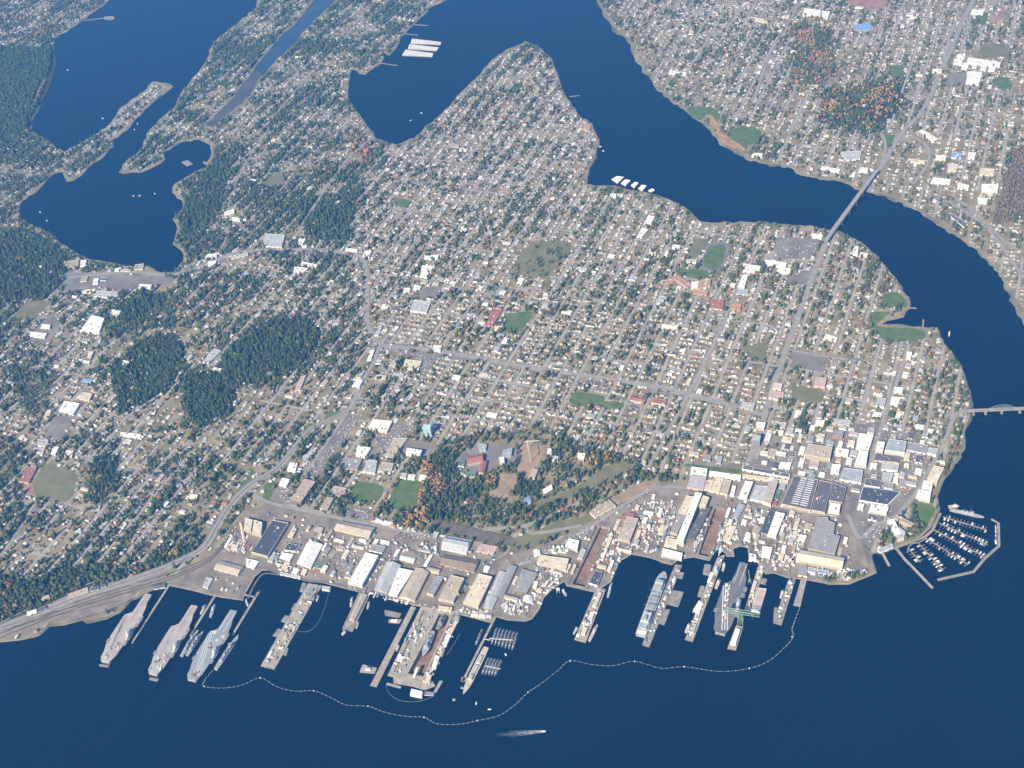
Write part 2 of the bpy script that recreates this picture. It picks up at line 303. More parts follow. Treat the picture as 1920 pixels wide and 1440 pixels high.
# dock pits
for i, d in enumerate(dock_w):
    mb = MB(); mb.sheet(d, -9, 0); n_ = 4
    mb.add([(x,y,LZ+.3) for x,y in d]+[(x,y,-9) for x,y in d], [(j,(j+1)%4,4+(j+1)%4,4+j) for j in range(4)], 1)
    c_ = [(sum(p[0] for p in d)/4), (sum(p[1] for p in d)/4)]
    for s_ in (.93,.86): # altar steps
        q = [(c_[0]+(x-c_[0])*s_, c_[1]+(y-c_[1])*(.99 if s_>.9 else .98)) for x,y in d]
    struct(mb.build('dry_dock_basin', [m_dock, m_quay]))
# coping along the quays, yard roads and crane rails
mb = MB(); q_ = [at(x,y,LZ) for x,y in SOUTH[14:nS-11]]; cpx = Vector(at(900,1000))
in_ = []
for i in range(len(q_)):
    t = (Vector(q_[min(i+1,len(q_)-1)])-Vector(q_[max(i-1,0)])).normalized(); in_.append(tuple(Vector(q_[i])+Vector((-t.y,t.x))*2.6))
mb.ribbon(in_, 4.2, LZ+.75); struct(mb.build('quay_coping', m_deck))
m_yroad = mat('yard_road', (.175,.165,.155), var=.15, scale=.03)
for j,(k,c,wd) in enumerate((('B',(640,640,1040,480,1035,600,1065,690,1000,800),9),('B',(1040,490,1110,330,1180,290),10),('B',(400,760,500,740,700,800,900,850,1100,870,1350,940,1450,940,1700,1010),11),('B',(1390,950,1500,720,1650,430),12),('D',(0,300,170,310,350,380,480,480,540,580,520,620),11),('D',(130,330,60,470),10),('D',(520,800,620,820,760,850,1040,900,1120,860,1250,790),10),('D',(700,830,790,620,860,540,1000,480,1250,360,1600,230),12),('D',(880,860,960,700,1040,540),8),
  ('E',(560,780,640,640,760,420,800,330),10),('E',(700,680,900,620,1010,640),9),('F',(350,260,600,330,850,390,1150,430,1290,480,1400,620,1440,760),13),('F',(700,730,800,600,900,420),10),('F',(560,640,640,480,680,400),8),('F',(1290,480,1330,340,1260,250),9),('A',(1110,700,1300,690,1440,620,1530,560),7),('A',(1440,640,1640,640),6),('B',(380,1000,450,860,520,790,650,800),6))):
    z_ = LZ+.78+.006*j; mb = MB(); mb.ribbon([at(x,y,z_) for x,y in smooth(zp(k,*c),6)], wd, z_); struct(mb.build('yard_road', m_yroad if j % 3 else m_lot))
m_rl = mat('crane_rail_slot', (.075,.06,.05), var=.2)
for j,(k,c) in enumerate((('E',(440,500,245,905)),('E',(555,520,378,940)),('F',(350,365,236,700)),('F',(462,385,345,730)),('F',(845,420,770,800)),('F',(960,450,890,820)),('F',(700,420,612,720)),('B',(1110,700,1135,850)),('B',(540,640,610,560,700,420)),('D',(560,110,760,160,1160,250)),('A',(0,1000,330,900,760,790,1090,690)),('A',(0,1015,340,925,800,815)),('A',(440,960,700,890,900,800)))):
    z_ = LZ+.92+.004*j; mb = MB(); mb.ribbon([at(x,y,z_) for x,y in smooth(zp(k,*c),5)], 2.6, z_); struct(mb.build('crane_rail', m_rl))
# ---------------------------------------------------------------- roads
_rz = [0.]
def road(name, pts, wd, z=LZ+.9, k=5, m=None, blk=True):
    _rz[0] += .02; z += _rz[0]
    w_ = [at(x,y,z) for x,y in smooth(pts, k)]
    mb = MB(); mb.ribbon(w_, wd, z); o = struct(mb.build(name, m or m_road))
    if blk:
        for a, b_ in zip(w_, w_[1:]):
            a, b_ = Vector(a), Vector(b_); t = (b_-a).normalized(); nn = Vector((-t.y,t.x))*(wd/2+3)
            block_w([tuple(a+nn),tuple(b_+nn),tuple(b_-nn),tuple(a-nn)])
    return w_
HWY = [(-80,1215),(0,1178),(70,1150),(150,1118),(240,1090),(320,1060),(380,1028),(405,990),(430,950),(466,912),(516,881),(548,846),(580,808),(617,789),(649,773)]
hw = road('highway', HWY, 30)
m_line = mat('lane_paint', (.62,.61,.56), var=.05)
m_verge = mat('median_strip', (.14,.14,.09), var=.2)
mb = MB(); mb.ribbon(hw, 2.6, LZ+1.9); struct(mb.build('highway_median', m_verge))
for off, wd, mm in ((17.5,3.5,m_beach),(-17.5,3,m_beach)):
    V = [Vector(p) for p in hw]; q = []
    for i in range(len(V)):
        t = (V[min(i+1,len(V)-1)]-V[max(i-1,0)]).normalized(); q.append(tuple(V[i]+Vector((-t.y,t.x))*off))
    mb = MB(); mb.ribbon(q, wd, LZ+2.0+off*.001); struct(mb.build('highway_shoulder', mm))
m_rail = mat('rail_ballast', (.12,.10,.09), var=.2, scale=.06)
for o_ in (0, 9, 20):
    road('railway', [(-60,1222-o_*.9),(0,1196-o_*.9),(100,1156-o_*.7),(200,1122-o_*.6),(290,1096-o_*.6),(350,1074-o_*.55),(398,1048-o_*.4),(438,1000-o_*.3)], 5, LZ+.8, m=m_rail)
road('parkway', [(-40,1188),(60,1138),(100,1116),(155,1098),(190,1088),(205,1090),(212,1098),(260,1094),(290,1086)], 5, m=m_beach)
ART = [[(658,761),(679,716),(700,680),(712,650),(740,610)],
 [(130,520),(240,510),(320,515),(390,495),(440,475),(520,468),(600,470),(670,478),(685,500),(688,560),(688,600),(700,630),(720,648),(800,655),(900,672),(1000,690),(1150,712),(1260,730),(1414,773),(1440,780)],
 [(690,525),(740,520),(800,525),(860,540),(960,560),(1080,575)],
 [(1557,437),(1530,500),(1505,570),(1480,640),(1455,710),(1430,790),(1410,850),(1402,868)],
 [(1816,768),(1791,780),(1768,834),(1749,870),(1735,891),(1725,912),(1711,933),(1687,962),(1671,971),(1652,981)],
 [(1628,348),(1660,300),(1690,250),(1720,220),(1745,180),(1760,140),(1780,100),(1805,40),(1825,0),(1850,-60)],
 [(1655,305),(1660,270),(1650,250),(1620,255)],[(1690,262),(1715,258),(1738,275),(1742,300),(1728,325),(1712,345)],
 [(466,918),(500,940),(560,955),(630,970),(700,985),(740,992),(800,1003)],
 [(960,1062),(1010,1045),(1080,1005),(1160,953),(1225,916),(1300,916),(1400,936),(1500,958),(1570,968)],
 [(1205,888),(1225,860),(1290,740),(1340,640),(1400,500)],[(571,890),(640,790),(679,732)],
 [(1627,888),(1650,810),(1680,720),(1705,645)],[(1180,718),(1300,744),(1414,773)],[(1480,656),(1540,667),(1608,677)],
 [(1090,940),(1040,965),(985,985),(940,990),(905,993)],[(985,985),(1000,1000),(1090,985)],[(130,840),(160,860),(190,850),(215,810),(240,780),(300,740)],
 [(0,1045),(40,985),(68,938)],[(640,1055),(660,1075),(655,1105)],[(1905,470),(1870,440),(1830,400),(1790,370)],
 [(1590,965),(1600,990),(1615,1008),(1640,985),(1650,980)],[(1915,515),(1890,478),(1850,428),(1800,390),(1740,365)],[(1500,0),(1470,60),(1440,110),(1410,200)],[(480,255),(520,210),(580,140),(640,80),(690,10)],
 [(505,240),(470,290),(440,350),(430,400),(470,440)],[(560,430),(600,370),(650,300),(700,255)],[(350,500),(410,470),(430,420)]]
for i_, p_ in enumerate(ART): road('arterial_road', p_, 24 if i_ in (1,3,5) else 15)
road('commercial_strip', [(330,512),(390,497),(440,478),(520,470),(600,472),(665,479)], 75, LZ+.2, m=m_lot, blk=False)
road('commercial_strip', [(690,640),(720,650),(800,657),(900,674)], 60, LZ+.2, m=m_lot, blk=False)
# ---------------------------------------------------------------- buildings
def lerp(a, b, t): return (a[0]+(b[0]-a[0])*t, a[1]+(b[1]-a[1])*t)
def building(name, label, cat, P, h, rc, wc, typ='f', zb=LZ+.2, win=None):
    n = len(P); cx = sum(p[0] for p in P)/n; cy = sum(p[1] for p in P)/n
    L = [(x-cx, y-cy) for x, y in P]
    root = thing(name, label, cat, (cx,cy,zb)); ro, wa = rm(rc), wm(wc); H = h
    e0 = math.dist(L[0],L[1]); e1 = math.dist(L[1],L[2]); area = abs(sum(L[i][0]*L[(i+1)%n][1]-L[(i+1)%n][0]*L[i][1] for i in range(n)))/2
    if typ in 'fs':
        wb = MB(); I = [(x*.97,y*.97) for x,y in L]; V = [(x,y,0) for x,y in L]+[(x,y,H) for x,y in L]+[(x,y,H) for x,y in I]+[(x,y,H-1) for x,y in I]
        wb.add(V, [(k*n+i,k*n+(i+1)%n,(k+1)*n+(i+1)%n,(k+1)*n+i) for k in range(3) for i in range(n)]); wb.build('wall', wa, root)
        rb = MB(); rb.sheet(I, H-.8); rf = rb.build('roof', ro, root)
        k = min(7, int(area/700)) if typ == 'f' else 0
        rr = random.Random(int(abs(cx*7+cy)))
        for _ in range(k):
            u, v = rr.uniform(.15,.85), rr.uniform(.15,.85); q = lerp(lerp(L[0],L[1],u), lerp(L[-1],L[-2],u), v)
            s_ = rr.uniform(2.5,6); vb = MB(); vb.box((q[0],q[1],H-.8), (s_, s_*rr.uniform(.7,1.8), rr.uniform(1.6,3)), 0.)
            vb.build('roof_vent', rr.choice([m_white,m_steel,m_steel,rm('g')]), root)
        if typ == 's':
            for side in ((.30,.56),(.60,.86)):
                for j in range(13):
                    v0, v1 = .05+.9*j/13, .05+.9*(j+.36)/13
                    Q = [lerp(lerp(L[0],L[1],u), lerp(L[3],L[2],u), v) for u,v in ((side[0],v0),(side[1],v0),(side[1],v1),(side[0],v1))]
                    vb = MB(); vb.add([(x,y,H-.8) for x,y in Q]+[(Q[0][0],Q[0][1],H+1.),(Q[1][0],Q[1][1],H+1.)], [(3,2,5,4),(0,3,4),(2,1,5),(1,0,4,5)])
                    vb.build('skylight', rm('l'), root)
    else:
        A = L if e0 >= e1 else [L[1],L[2],L[3],L[0]]          # ridge runs along A0-A1
        rise = min(e0,e1)*(.16 if typ != 'v' else .22); He = H-rise*.6; Hr = He+rise
        wb = MB(); M0, M1 = lerp(A[0],A[3],.5), lerp(A[1],A[2],.5)
        V = [(x,y,0) for x,y in A]+[(x,y,He) for x,y in A]+[(*M0,Hr-.05),(*M1,Hr-.05)]
        wb.add(V, [(0,1,5,4),(2,3,7,6),(1,2,6,9,5),(3,0,4,8,7)]); wb.build('wall', wa, root)
        o = 1.012; R = [(x*o,y*o) for x,y in A]; m0, m1 = (M0[0]*o,M0[1]*o), (M1[0]*o,M1[1]*o)
        rb = MB()
        if typ == 'v':
            K = 8; ring = []
            for j in range(K+1):
                t = j/K; zz = He+rise*math.sin(math.pi*t); ring.append((lerp(R[0],R[3],t), lerp(R[1],R[2],t), zz))
            for a, b_ in zip(ring, ring[1:]): rb.add([(*a[0],a[2]),(*a[1],a[2]),(*b_[1],b_[2]),(*b_[0],b_[2])], [(0,1,2,3)])
        else:
            for t_ in (0,.35):
                rb.add([(*R[0],He+t_),(*R[1],He+t_),(*m1,Hr+t_),(*m0,Hr+t_),(*R[2],He+t_),(*R[3],He+t_)], [(0,1,2,3),(3,2,4,5)])
        rf = rb.build('roof', ro, root)
        if typ == 'm':
            q = [lerp(lerp(R[0],R[3],s_), lerp(R[1],R[2],s_), t) for s_,t in ((.36,.03),(.36,.97),(.64,.97),(.64,.03))]
            vb = MB(); vb.prism(q, Hr-1.5, Hr+2.6); vb.build('roof_monitor', rm('l'), root)
        elif typ == 'g' and max(e0,e1) > 55:
            for j in range(int(max(e0,e1)/22)):
                t = (j+.5)/int(max(e0,e1)/22); q = lerp(M0,M1,t); vb = MB(); vb.tube((q[0],q[1],Hr-.2),(q[0],q[1],Hr+1.8),1.3,6); vb.build('roof_vent', m_steel, root)
        H = He
    # doors and window bands on the sunny front
    f0, f1 = L[-1], L[-2]; fl = math.dist(f0,f1); an = math.atan2(f1[1]-f0[1], f1[0]-f0[0])
    if fl > 16 and h < 13:
        k = max(1, int(fl/24))
        for j in range(k):
            q = lerp(f0,f1,(j+.5)/k); vb = MB(); vb.box((q[0],q[1],0.02),(5.5,.6,min(5.,H*.6)),an); vb.build('door', m_dark, root)
    if h >= 13 or win:
        st = int(H/(win or 4.2))
        for (a, b_) in ((L[-1],L[-2]),(L[-2],L[-3])):
            l_ = math.dist(a,b_)
            if l_ < 10: continue
            an2 = math.atan2(b_[1]-a[1], b_[0]-a[0]); q = lerp(a,b_,.5)
            for s_ in range(st):
                vb = MB(); vb.box((q[0],q[1],1.3+s_*(H-1.)/st),(l_*.9,.5,1.5),an2); vb.build('window', m_glass, root)
    block_w([(cx+(x)*1.04, cy+(y)*1.04) for x,y in L])
    return root
def B(k, rows, zb=LZ+.2):
    for r in rows:
        label, h, code, c = r[0], r[1], r[2], r[3:]
        cat = 'building'; nm = 'building'
        for wd in ('warehouse','workshop','garage','school','tower','hall','shed','hotel','office','hospital','terminal','apartment','store','church','shop'):
            if wd in label: cat = nm = wd; break
        nm = {'tower':'tower_block','hall':'machine_hall','office':'office_block','apartment':'apartment_block','terminal':'ferry_terminal','shop':'store','garage':'parking_garage','school':'school_building','hospital':'hospital_building'}.get(nm, nm)
        building(nm, label, cat, W(k, *c, z=zb+h), h, code[0], code[1], code[2] if len(code) > 2 else 'f', zb)
B('B', [
 ('beige warehouse with long pale roof on the west quay',10,'bcg',150,675,342,728,292,798,92,742),
 ('small white shed beside the beige quay warehouse',8,'ww',365,660,475,685,432,748,365,722),
 ('large warehouse with black roof and beige end wall',13,'ncf',590,335,722,360,545,645,412,608),
 ('left cream block of the power plant beside the black roof',17,'cc',355,318,420,334,405,432,345,412),
 ('right cream block of the power plant beside the black roof',17,'cc',430,334,502,356,490,462,415,442),
 ('narrow cream conveyor shed beside the power plant',6,'ccg',308,362,330,362,362,515,340,522),
 ('long narrow white shed beside the railway near the power plant',5,'wwg',236,464,252,470,202,572,180,562),
 ('low cream shed in the pipe yard below the power plant',5,'cc',240,540,300,548,285,590,235,580),
 ('low grey shed in the pipe yard near the black roof',5,'gc',310,500,370,512,355,545,300,530),
 ('small cream box building right of the black roof',8,'cc',758,402,792,412,755,487,715,470),
 ('navy roofed workshop with white front left of the large white roof',9,'nw',720,532,822,547,780,600,684,588),
 ('white shed in front of the navy roofed workshop',8,'ww',668,610,767,626,732,686,650,652),
 ('large bright white workshop behind the quay crane',13,'wwg',882,515,1010,535,907,735,790,692),
 ('green roofed shed beside the zigzag road',4,'ec',952,690,1032,710,1000,750,935,736),
 ('long beige warehouse under the orange tree avenue',13,'bcg',1168,340,1450,392,1400,480,1105,408),
 ('long white stepped building facing the car park',17,'ww',1372,610,1482,636,1342,890,1226,862),
 ('grey roofed workshop with white rim behind the long white building',9,'gw',1432,540,1542,560,1510,616,1400,590),
 ('narrow white store beside the yard road',5,'ww',1498,500,1580,520,1572,546,1498,532),
 ('left white brick house by the orange trees',8,'wwg',1465,315,1512,330,1520,362,1455,346),
 ('right white brick house by the orange trees',8,'wwg',1532,335,1612,350,1600,382,1520,366),
 ('brown barracks building around a lawn',11,'tb',1045,140,1105,152,1052,250,985,235),
 ('beige blockhouse beside the curving yard road',7,'bb',960,390,1022,402,1000,446,935,416),
 ('pale quayside shed at the head of the basin',5,'lw',655,775,827,812,822,832,650,796),
 ('first small cream shed near the quay edge below the white workshop',6,'cc',690,690,740,700,700,765,660,740),
 ('second cream shed near the quay edge below the white workshop',6,'wc',770,740,820,752,790,800,745,780),
 ('third cream shed near the quay edge below the white workshop',6,'cc',845,745,885,755,860,805,825,790),
 ('small white gatehouse on the west quay',6,'lw',30,820,85,830,40,915,0,895)])
B('D', [
 ('long grey gabled workshop on the quay, leftmost of three',15,'lbg',110,455,232,485,112,725,5,692),
 ('bright white quay workshop between the grey and the beige one',14,'wwf',215,515,337,540,200,750,125,735),
 ('long beige quay workshop, rightmost of three',16,'bcg',355,510,467,540,345,785,213,755),
 ('white shed behind the three quay workshops',7,'wcg',240,402,357,430,337,474,220,440),
 ('small grey store beside the striped workshop',7,'lg',510,206,557,216,530,272,500,260),
 ('striped grey workshop with bright white front below the embankment',13,'lwm',604,230,830,272,782,390,570,345),
 ('long dark brown roofed hall behind the dry dock',12,'kbg',592,396,892,442,846,545,560,476),
 ('pink roofed store beside the striped workshop',8,'pp',900,310,1052,336,1012,400,865,370),
 ('narrow grey stepped workshop at the dry dock head',15,'gcf',520,596,582,610,505,745,448,726),
 ('beige flat workshop above the dry dock',15,'bcf',652,576,767,602,672,802,550,778),
 ('long cream workshop above the dry dock crane track',16,'ccf',887,562,1002,590,882,845,758,803),
 ('left grey strip shed beside the cream workshop',9,'lgg',1062,540,1117,552,1030,750,973,740),
 ('right brown grey strip shed beside the cream workshop',10,'gkg',1142,490,1212,502,1092,765,1030,750),
 ('small grey hall south of the strip sheds',9,'lbg',960,746,1047,762,1000,860,928,846),
 ('wide low dark building in the yard bend',8,'gkf',1252,520,1392,560,1292,730,1168,720),
 ('cream power house with cream front in the east yard bend',14,'cc',1402,406,1650,438,1622,536,1378,472),
 ('white square substation hall at the slope foot',13,'ww',1650,266,1737,286,1720,370,1618,322),
 ('small white hall left of the transformer yard',7,'wwg',1350,364,1402,358,1412,402,1358,416),
 ('white domed shed at the corner of the boat yard',7,'wwv',1268,750,1340,745,1346,810,1260,792),
 ('cream pump hall at the head of the dry dock',9,'cc',550,834,667,850,655,882,545,862),
 ('leftmost small cream quay shed by the submarine pier',7,'ccg',830,885,890,892,880,930,822,924),
 ('middle white quay shed by the submarine pier',7,'wwg',897,896,946,902,940,936,887,930),
 ('grey quay shed nearest the submarine pier',6,'lcg',952,900,1002,906,992,936,946,930),
 ('narrow brown shed in the east yard bend',7,'kb',1440,548,1484,552,1442,650,1404,632),
 ('small white container office beside the brown shed',6,'ww',1350,626,1392,632,1376,686,1348,680),
 ('tall thin cream store near the bend road',9,'cc',1200,585,1222,590,1192,650,1172,642),
 ('first cream office along the dock road',8,'cc',1650,480,1672,484,1640,545,1622,538),
 ('second cream office along the dock road',8,'cc',1690,480,1715,488,1685,560,1665,552)])
B('E', [
 ('angular tan blockhouse with white rim on the slope',11,'tc',385,400,522,318,572,362,425,442),
 ('pale beige workshop with red brick annex behind the left dry dock',13,'bc',645,435,727,452,665,612,584,590),
 ('red brick annex beside the pale beige workshop',9,'ro',650,408,702,415,692,442,640,432),
 ('small red brick store left of the annex',8,'ro',608,428,640,434,632,462,602,455),
 ('black roofed pump hall with white front beside the left dry dock',10,'nw',430,810,477,820,442,915,384,896),
 ('cream shed on the dock edge above the black roofed hall',7,'cc',520,572,548,578,520,650,498,642),
 ('yellow cream crane shed right of the beige workshop',8,'cc',722,528,748,532,728,590,704,580),
 ('long white strip office among the pipe racks',9,'ww',872,378,898,382,882,432,858,428),
 ('small white office beneath the slope road',6,'ww',822,280,846,284,838,314,818,308)])
B('F', [
 ('bright white roofed workshop at the north yard wall',14,'ww',205,90,320,106,312,152,200,136),
 ('pink fronted grey workshop under the bright white roof',12,'lp',200,152,312,164,290,252,178,230),
 ('cream workshop, leftmost of the row of three',10,'cc',312,188,362,180,340,256,294,246),
 ('beige workshop in the middle of the row of three',12,'cc',372,165,432,175,400,270,340,256),
 ('pale workshop, rightmost of the row of three',12,'bc',433,180,487,186,456,286,404,270),
 ('slim white shed right of the row of three workshops',9,'ww',492,220,517,226,502,292,474,286),
 ('long white terrace building along the north wall',10,'ww',332,120,552,150,546,182,330,147),
 ('long slate roofed barracks along the north wall',12,'dw',565,80,892,140,886,166,560,106),
 ('long cream annex in front of the slate barracks',8,'cc',562,142,880,186,876,206,560,162),
 ('white office with bright roof above the middle dock',15,'ww',580,190,637,196,592,310,534,300),
 ('grey flat hall beside the tall beige hall',10,'lw',652,222,737,226,706,335,614,316),
 ('tall beige hall with white end wall',19,'bwf',747,185,807,191,757,352,704,332),
 ('small green roofed shed beside the tall beige hall',7,'eb',800,250,836,256,806,320,770,306),
 ('small red brick store in front of the green shed',7,'ro',770,328,802,334,796,362,765,356),
 ('huge machine hall with rows of white skylights',17,'dcs',922,150,1087,180,1032,394,828,350),
 ('black roofed hall with white vents beside the skylight hall',15,'dc',1096,185,1182,202,1132,410,1040,392),
 ('dark roofed hall with green stripes at the yard corner',13,'dc',1184,202,1282,235,1252,342,1162,326),
 ('white fronted block below the dark corner hall',16,'ww',1168,344,1242,350,1232,408,1156,398),
 ('tall white ridge of the great assembly hall between the docks',30,'ww',235,268,282,274,152,610,104,596),
 ('dark east wing of the great assembly hall',16,'dk',284,372,342,377,230,592,160,602),
 ('cream block at the top of the great assembly hall',19,'cc',290,290,332,304,302,382,255,362),
 ('cream west wing of the great assembly hall, upper half',17,'cc',172,290,226,300,170,420,120,404),
 ('grey west wing of the great assembly hall, lower half',14,'gc',118,408,168,424,108,560,62,542),
 ('cream foundry front of the great assembly hall',12,'cc',30,582,120,600,105,650,20,632),
 ('long bright white front building on the basin edge',13,'ww',8,656,147,690,140,732,0,702),
 ('pale blue vaulted shed between the middle docks',10,'ssv',530,350,582,355,527,452,488,442),
 ('cream workshop with white sheds on the middle mole',11,'cc',470,500,522,506,472,612,418,600),
 ('white curved roof hall at the head of the narrow dock',9,'wwv',586,545,622,550,616,606,568,600),
 ('long white roofed workshop left of the skylight hall dock',14,'ww',792,402,857,416,792,580,735,562),
 ('dark side aisle of the long white roofed workshop',10,'ng',752,382,790,400,735,562,688,546),
 ('cream store beside the large grey plate hall',9,'bc',1000,480,1052,490,1030,532,988,522),
 ('white store cluster block beside the grey plate hall',9,'wc',960,560,1010,570,990,610,940,598),
 ('long cream gabled hall nearest the eastern point',19,'ccg',955,660,1268,716,1252,790,933,732),
 ('grey quay house at the eastern pier root',8,'gc',965,772,1007,772,1010,852,946,842),
 ('blue tarpaulin roofed shed on the eastern point',5,'uw',1090,802,1162,812,1156,836,1085,826),
 ('yellow cream shed on the eastern point',6,'cc',1170,822,1232,832,1226,857,1164,846),
 ('white and blue shed beside the eastern pier root',6,'sw',1015,786,1072,796,1066,826,1010,816),
 ('white office block on the short mole',9,'ww',838,632,868,640,856,690,826,680),
 ('cream office block below the white one on the short mole',8,'cc',818,690,850,700,838,742,806,732),
 ('white rigging shed on the narrow dock mole',8,'ww',700,640,770,652,750,725,690,710),
 ('small white pump house on the basin corner',9,'ww',612,690,655,700,660,742,604,738)])
building('workshop','large grey stepped plate hall behind the cream gabled hall','workshop', W('F',1080,440,1152,440,1160,466,1204,482,1192,560,1238,572,1200,700,1018,660, z=LZ+15), 14.8, 'g','b')
B('G', [
 ('yellow cream waterfront hotel with flat roof',22,'cc',810,390,892,410,832,530,755,492),
 ('white office with ribbed roof beside the waterfront hotel',16,'ww',730,510,802,520,792,586,710,570),
 ('white conference hall with curved glass beside the waterfront lawn',18,'ww',690,580,787,600,777,665,665,640),
 ('long black roofed garage with white rim near the ferry',11,'nw',246,560,547,600,442,705,215,666),
 ('white civic office in front of the black roofed garage',13,'ww',310,700,452,720,432,776,290,756),
 ('small dark roofed store beside the white civic office',9,'dw',290,772,372,790,352,830,285,816),
 ('small white store left of the civic office',9,'ww',212,692,256,700,246,742,200,732),
 ('tan colonnaded hall along the ferry road',15,'tc',515,785,677,866,667,890,495,812),
 ('white hotel wing beside the ferry plaza',16,'ww',440,825,492,815,547,930,492,950),
 ('rounded white hotel wing beside the ferry plaza',14,'lw',532,880,582,920,572,970,520,980),
 ('pale blue ferry terminal roof on the waterfront',9,'sw',360,1060,480,1010,486,1040,384,1082),
 ('upper bright white downtown store',15,'ww',215,135,332,150,312,205,200,190),
 ('second bright white downtown store below the upper one',14,'ww',200,205,312,215,292,270,190,252),
 ('tall white downtown office on the main avenue',18,'ww',216,270,287,280,272,390,180,380),
 ('white store left of the bright downtown stores',11,'wc',30,250,137,265,127,316,25,305),
 ('grey green striped office with white rim downtown',23,'sw',455,180,592,200,577,290,420,270),
 ('tall white apartment beside the striped office',17,'wc',360,200,422,205,402,290,345,280),
 ('open grey parking garage deck with white edge wall',7,'gw',592,205,762,232,742,298,580,265),
 ('pale apartment block below the parking deck',12,'lw',770,250,847,260,827,310,755,290),
 ('pink fronted dark roofed store row downtown',11,'dp',345,295,532,320,522,366,335,350),
 ('small white store in the second downtown row',9,'ww',305,370,362,375,352,412,300,405),
 ('wide pale store in the second downtown row',10,'lw',400,370,532,385,522,436,390,420),
 ('grey store in the third downtown row',10,'lg',400,442,490,452,470,520,390,506),
 ('white corner store in the third downtown row',11,'ww',494,450,532,455,522,530,482,522),
 ('black roofed store in the lowest downtown row',10,'dw',270,490,390,510,380,566,255,546),
 ('white fronted store at the end of the lowest downtown row',9,'gw',420,522,492,532,482,582,410,566),
 ('wide blue grey roofed store on the avenue corner',11,'sw',95,410,246,430,232,530,60,502),
 ('white store at the left end of the avenue block',11,'ww',0,380,72,386,52,450,-10,446),
 ('dark roofed beach pavilion store above the hotel',8,'kp',860,345,902,352,888,392,850,384)])
B('L4', [
 ('large beige roofed hall with ribbed front downtown',21,'bc',1466,836,1662,866,1642,960,1428,925),
 ('grey roofed store with orange front downtown',14,'go',1680,720,1757,735,1742,790,1662,772),
 ('long pale store roof north of downtown',9,'lb',1670,630,1817,646,1802,686,1660,666),
 ('cream store west of the long pale one',10,'wc',1525,640,1602,646,1586,690,1518,680),
 ('white apartment block on the broad avenue',15,'wc',1040,655,1117,665,1102,715,1038,704),
 ('wide pale grey store beside the avenue apartment',9,'lc',1190,655,1287,666,1272,710,1180,696),
 ('grey office tower with long shadow on the avenue',32,'lg',1010,760,1077,766,1067,815,1000,808),
 ('pale grey store roof west of the avenue',9,'lb',920,490,1032,506,1012,560,908,536),
 ('cream church hall east of the avenue',10,'cc',1180,340,1252,346,1242,390,1170,384),
 ('pinkish church with court below the cream hall',9,'pc',1150,402,1267,420,1252,482,1140,460),
 ('orange red roofed school wing beside the avenue block',10,'rc',190,460,302,480,292,520,180,500),
 ('grey store row west end above the yard lawn',8,'lc',490,895,572,910,566,942,488,922),
 ('dark grey store in the row above the yard lawn',9,'gs',610,920,672,930,662,976,600,962),
 ('blue grey store at the east of the row above the yard lawn',9,'sl',716,935,762,940,747,1000,710,994),
 ('round cornered white store beside the yard gate',9,'ww',1236,985,1327,990,1312,1040,1220,1026),
 ('pink white store below the beige hall',10,'pw',1480,965,1557,976,1542,1036,1470,1026),
 ('brown roofed store beside the pink white one',8,'gk',1620,985,1670,992,1655,1050,1606,1040),
 ('pink apartment court on the eastern cross street',11,'pp',1525,290,1615,300,1600,372,1510,362)])
B('L3', [
 ('cream hospital block with red roof among the trees',17,'rcg',345,935,456,910,462,972,342,1000),
 ('narrow red roofed hospital wing among the trees',15,'rcg',440,985,492,975,467,1078,425,1070),
 ('octagonal green roofed hospital pavilion',9,'ec',265,970,312,980,302,1022,255,1016),
 ('left green roofed hospital wing',11,'ec',265,1040,332,1050,322,1098,260,1062),
 ('right green roofed hospital wing',11,'ec',332,1068,402,1068,396,1106,330,1110),
 ('grey hospital annex behind the red roofed block',10,'sl',412,830,492,840,482,890,430,892),
 ('blue grey hospital hall beside the building site',12,'sl',622,890,702,870,692,930,610,962),
 ('white tall hospital front beside the building site',16,'ww',590,948,632,944,637,992,600,990),
 ('unfinished concrete hall at the building site',10,'bc',862,1040,912,1050,882,1120,830,1110),
 ('large white quarters with flat roof in the park',13,'wc',945,1212,1022,1170,1032,1208,960,1252),
 ('blue roofed round pavilion hall in the park',7,'us',780,1280,852,1270,852,1318,790,1322),
 ('tall white apartment beside the park edge',13,'wc',1236,910,1302,916,1282,975,1230,948),
 ('pale quarters building near the building site',9,'lw',1025,935,1077,940,1072,976,1020,970),
 ('white small office near the building site',9,'ww',990,875,1032,880,1022,916,984,910),
 ('red roofed school beside the green playfield',9,'rcg',1670,440,1792,468,1782,496,1664,476)])
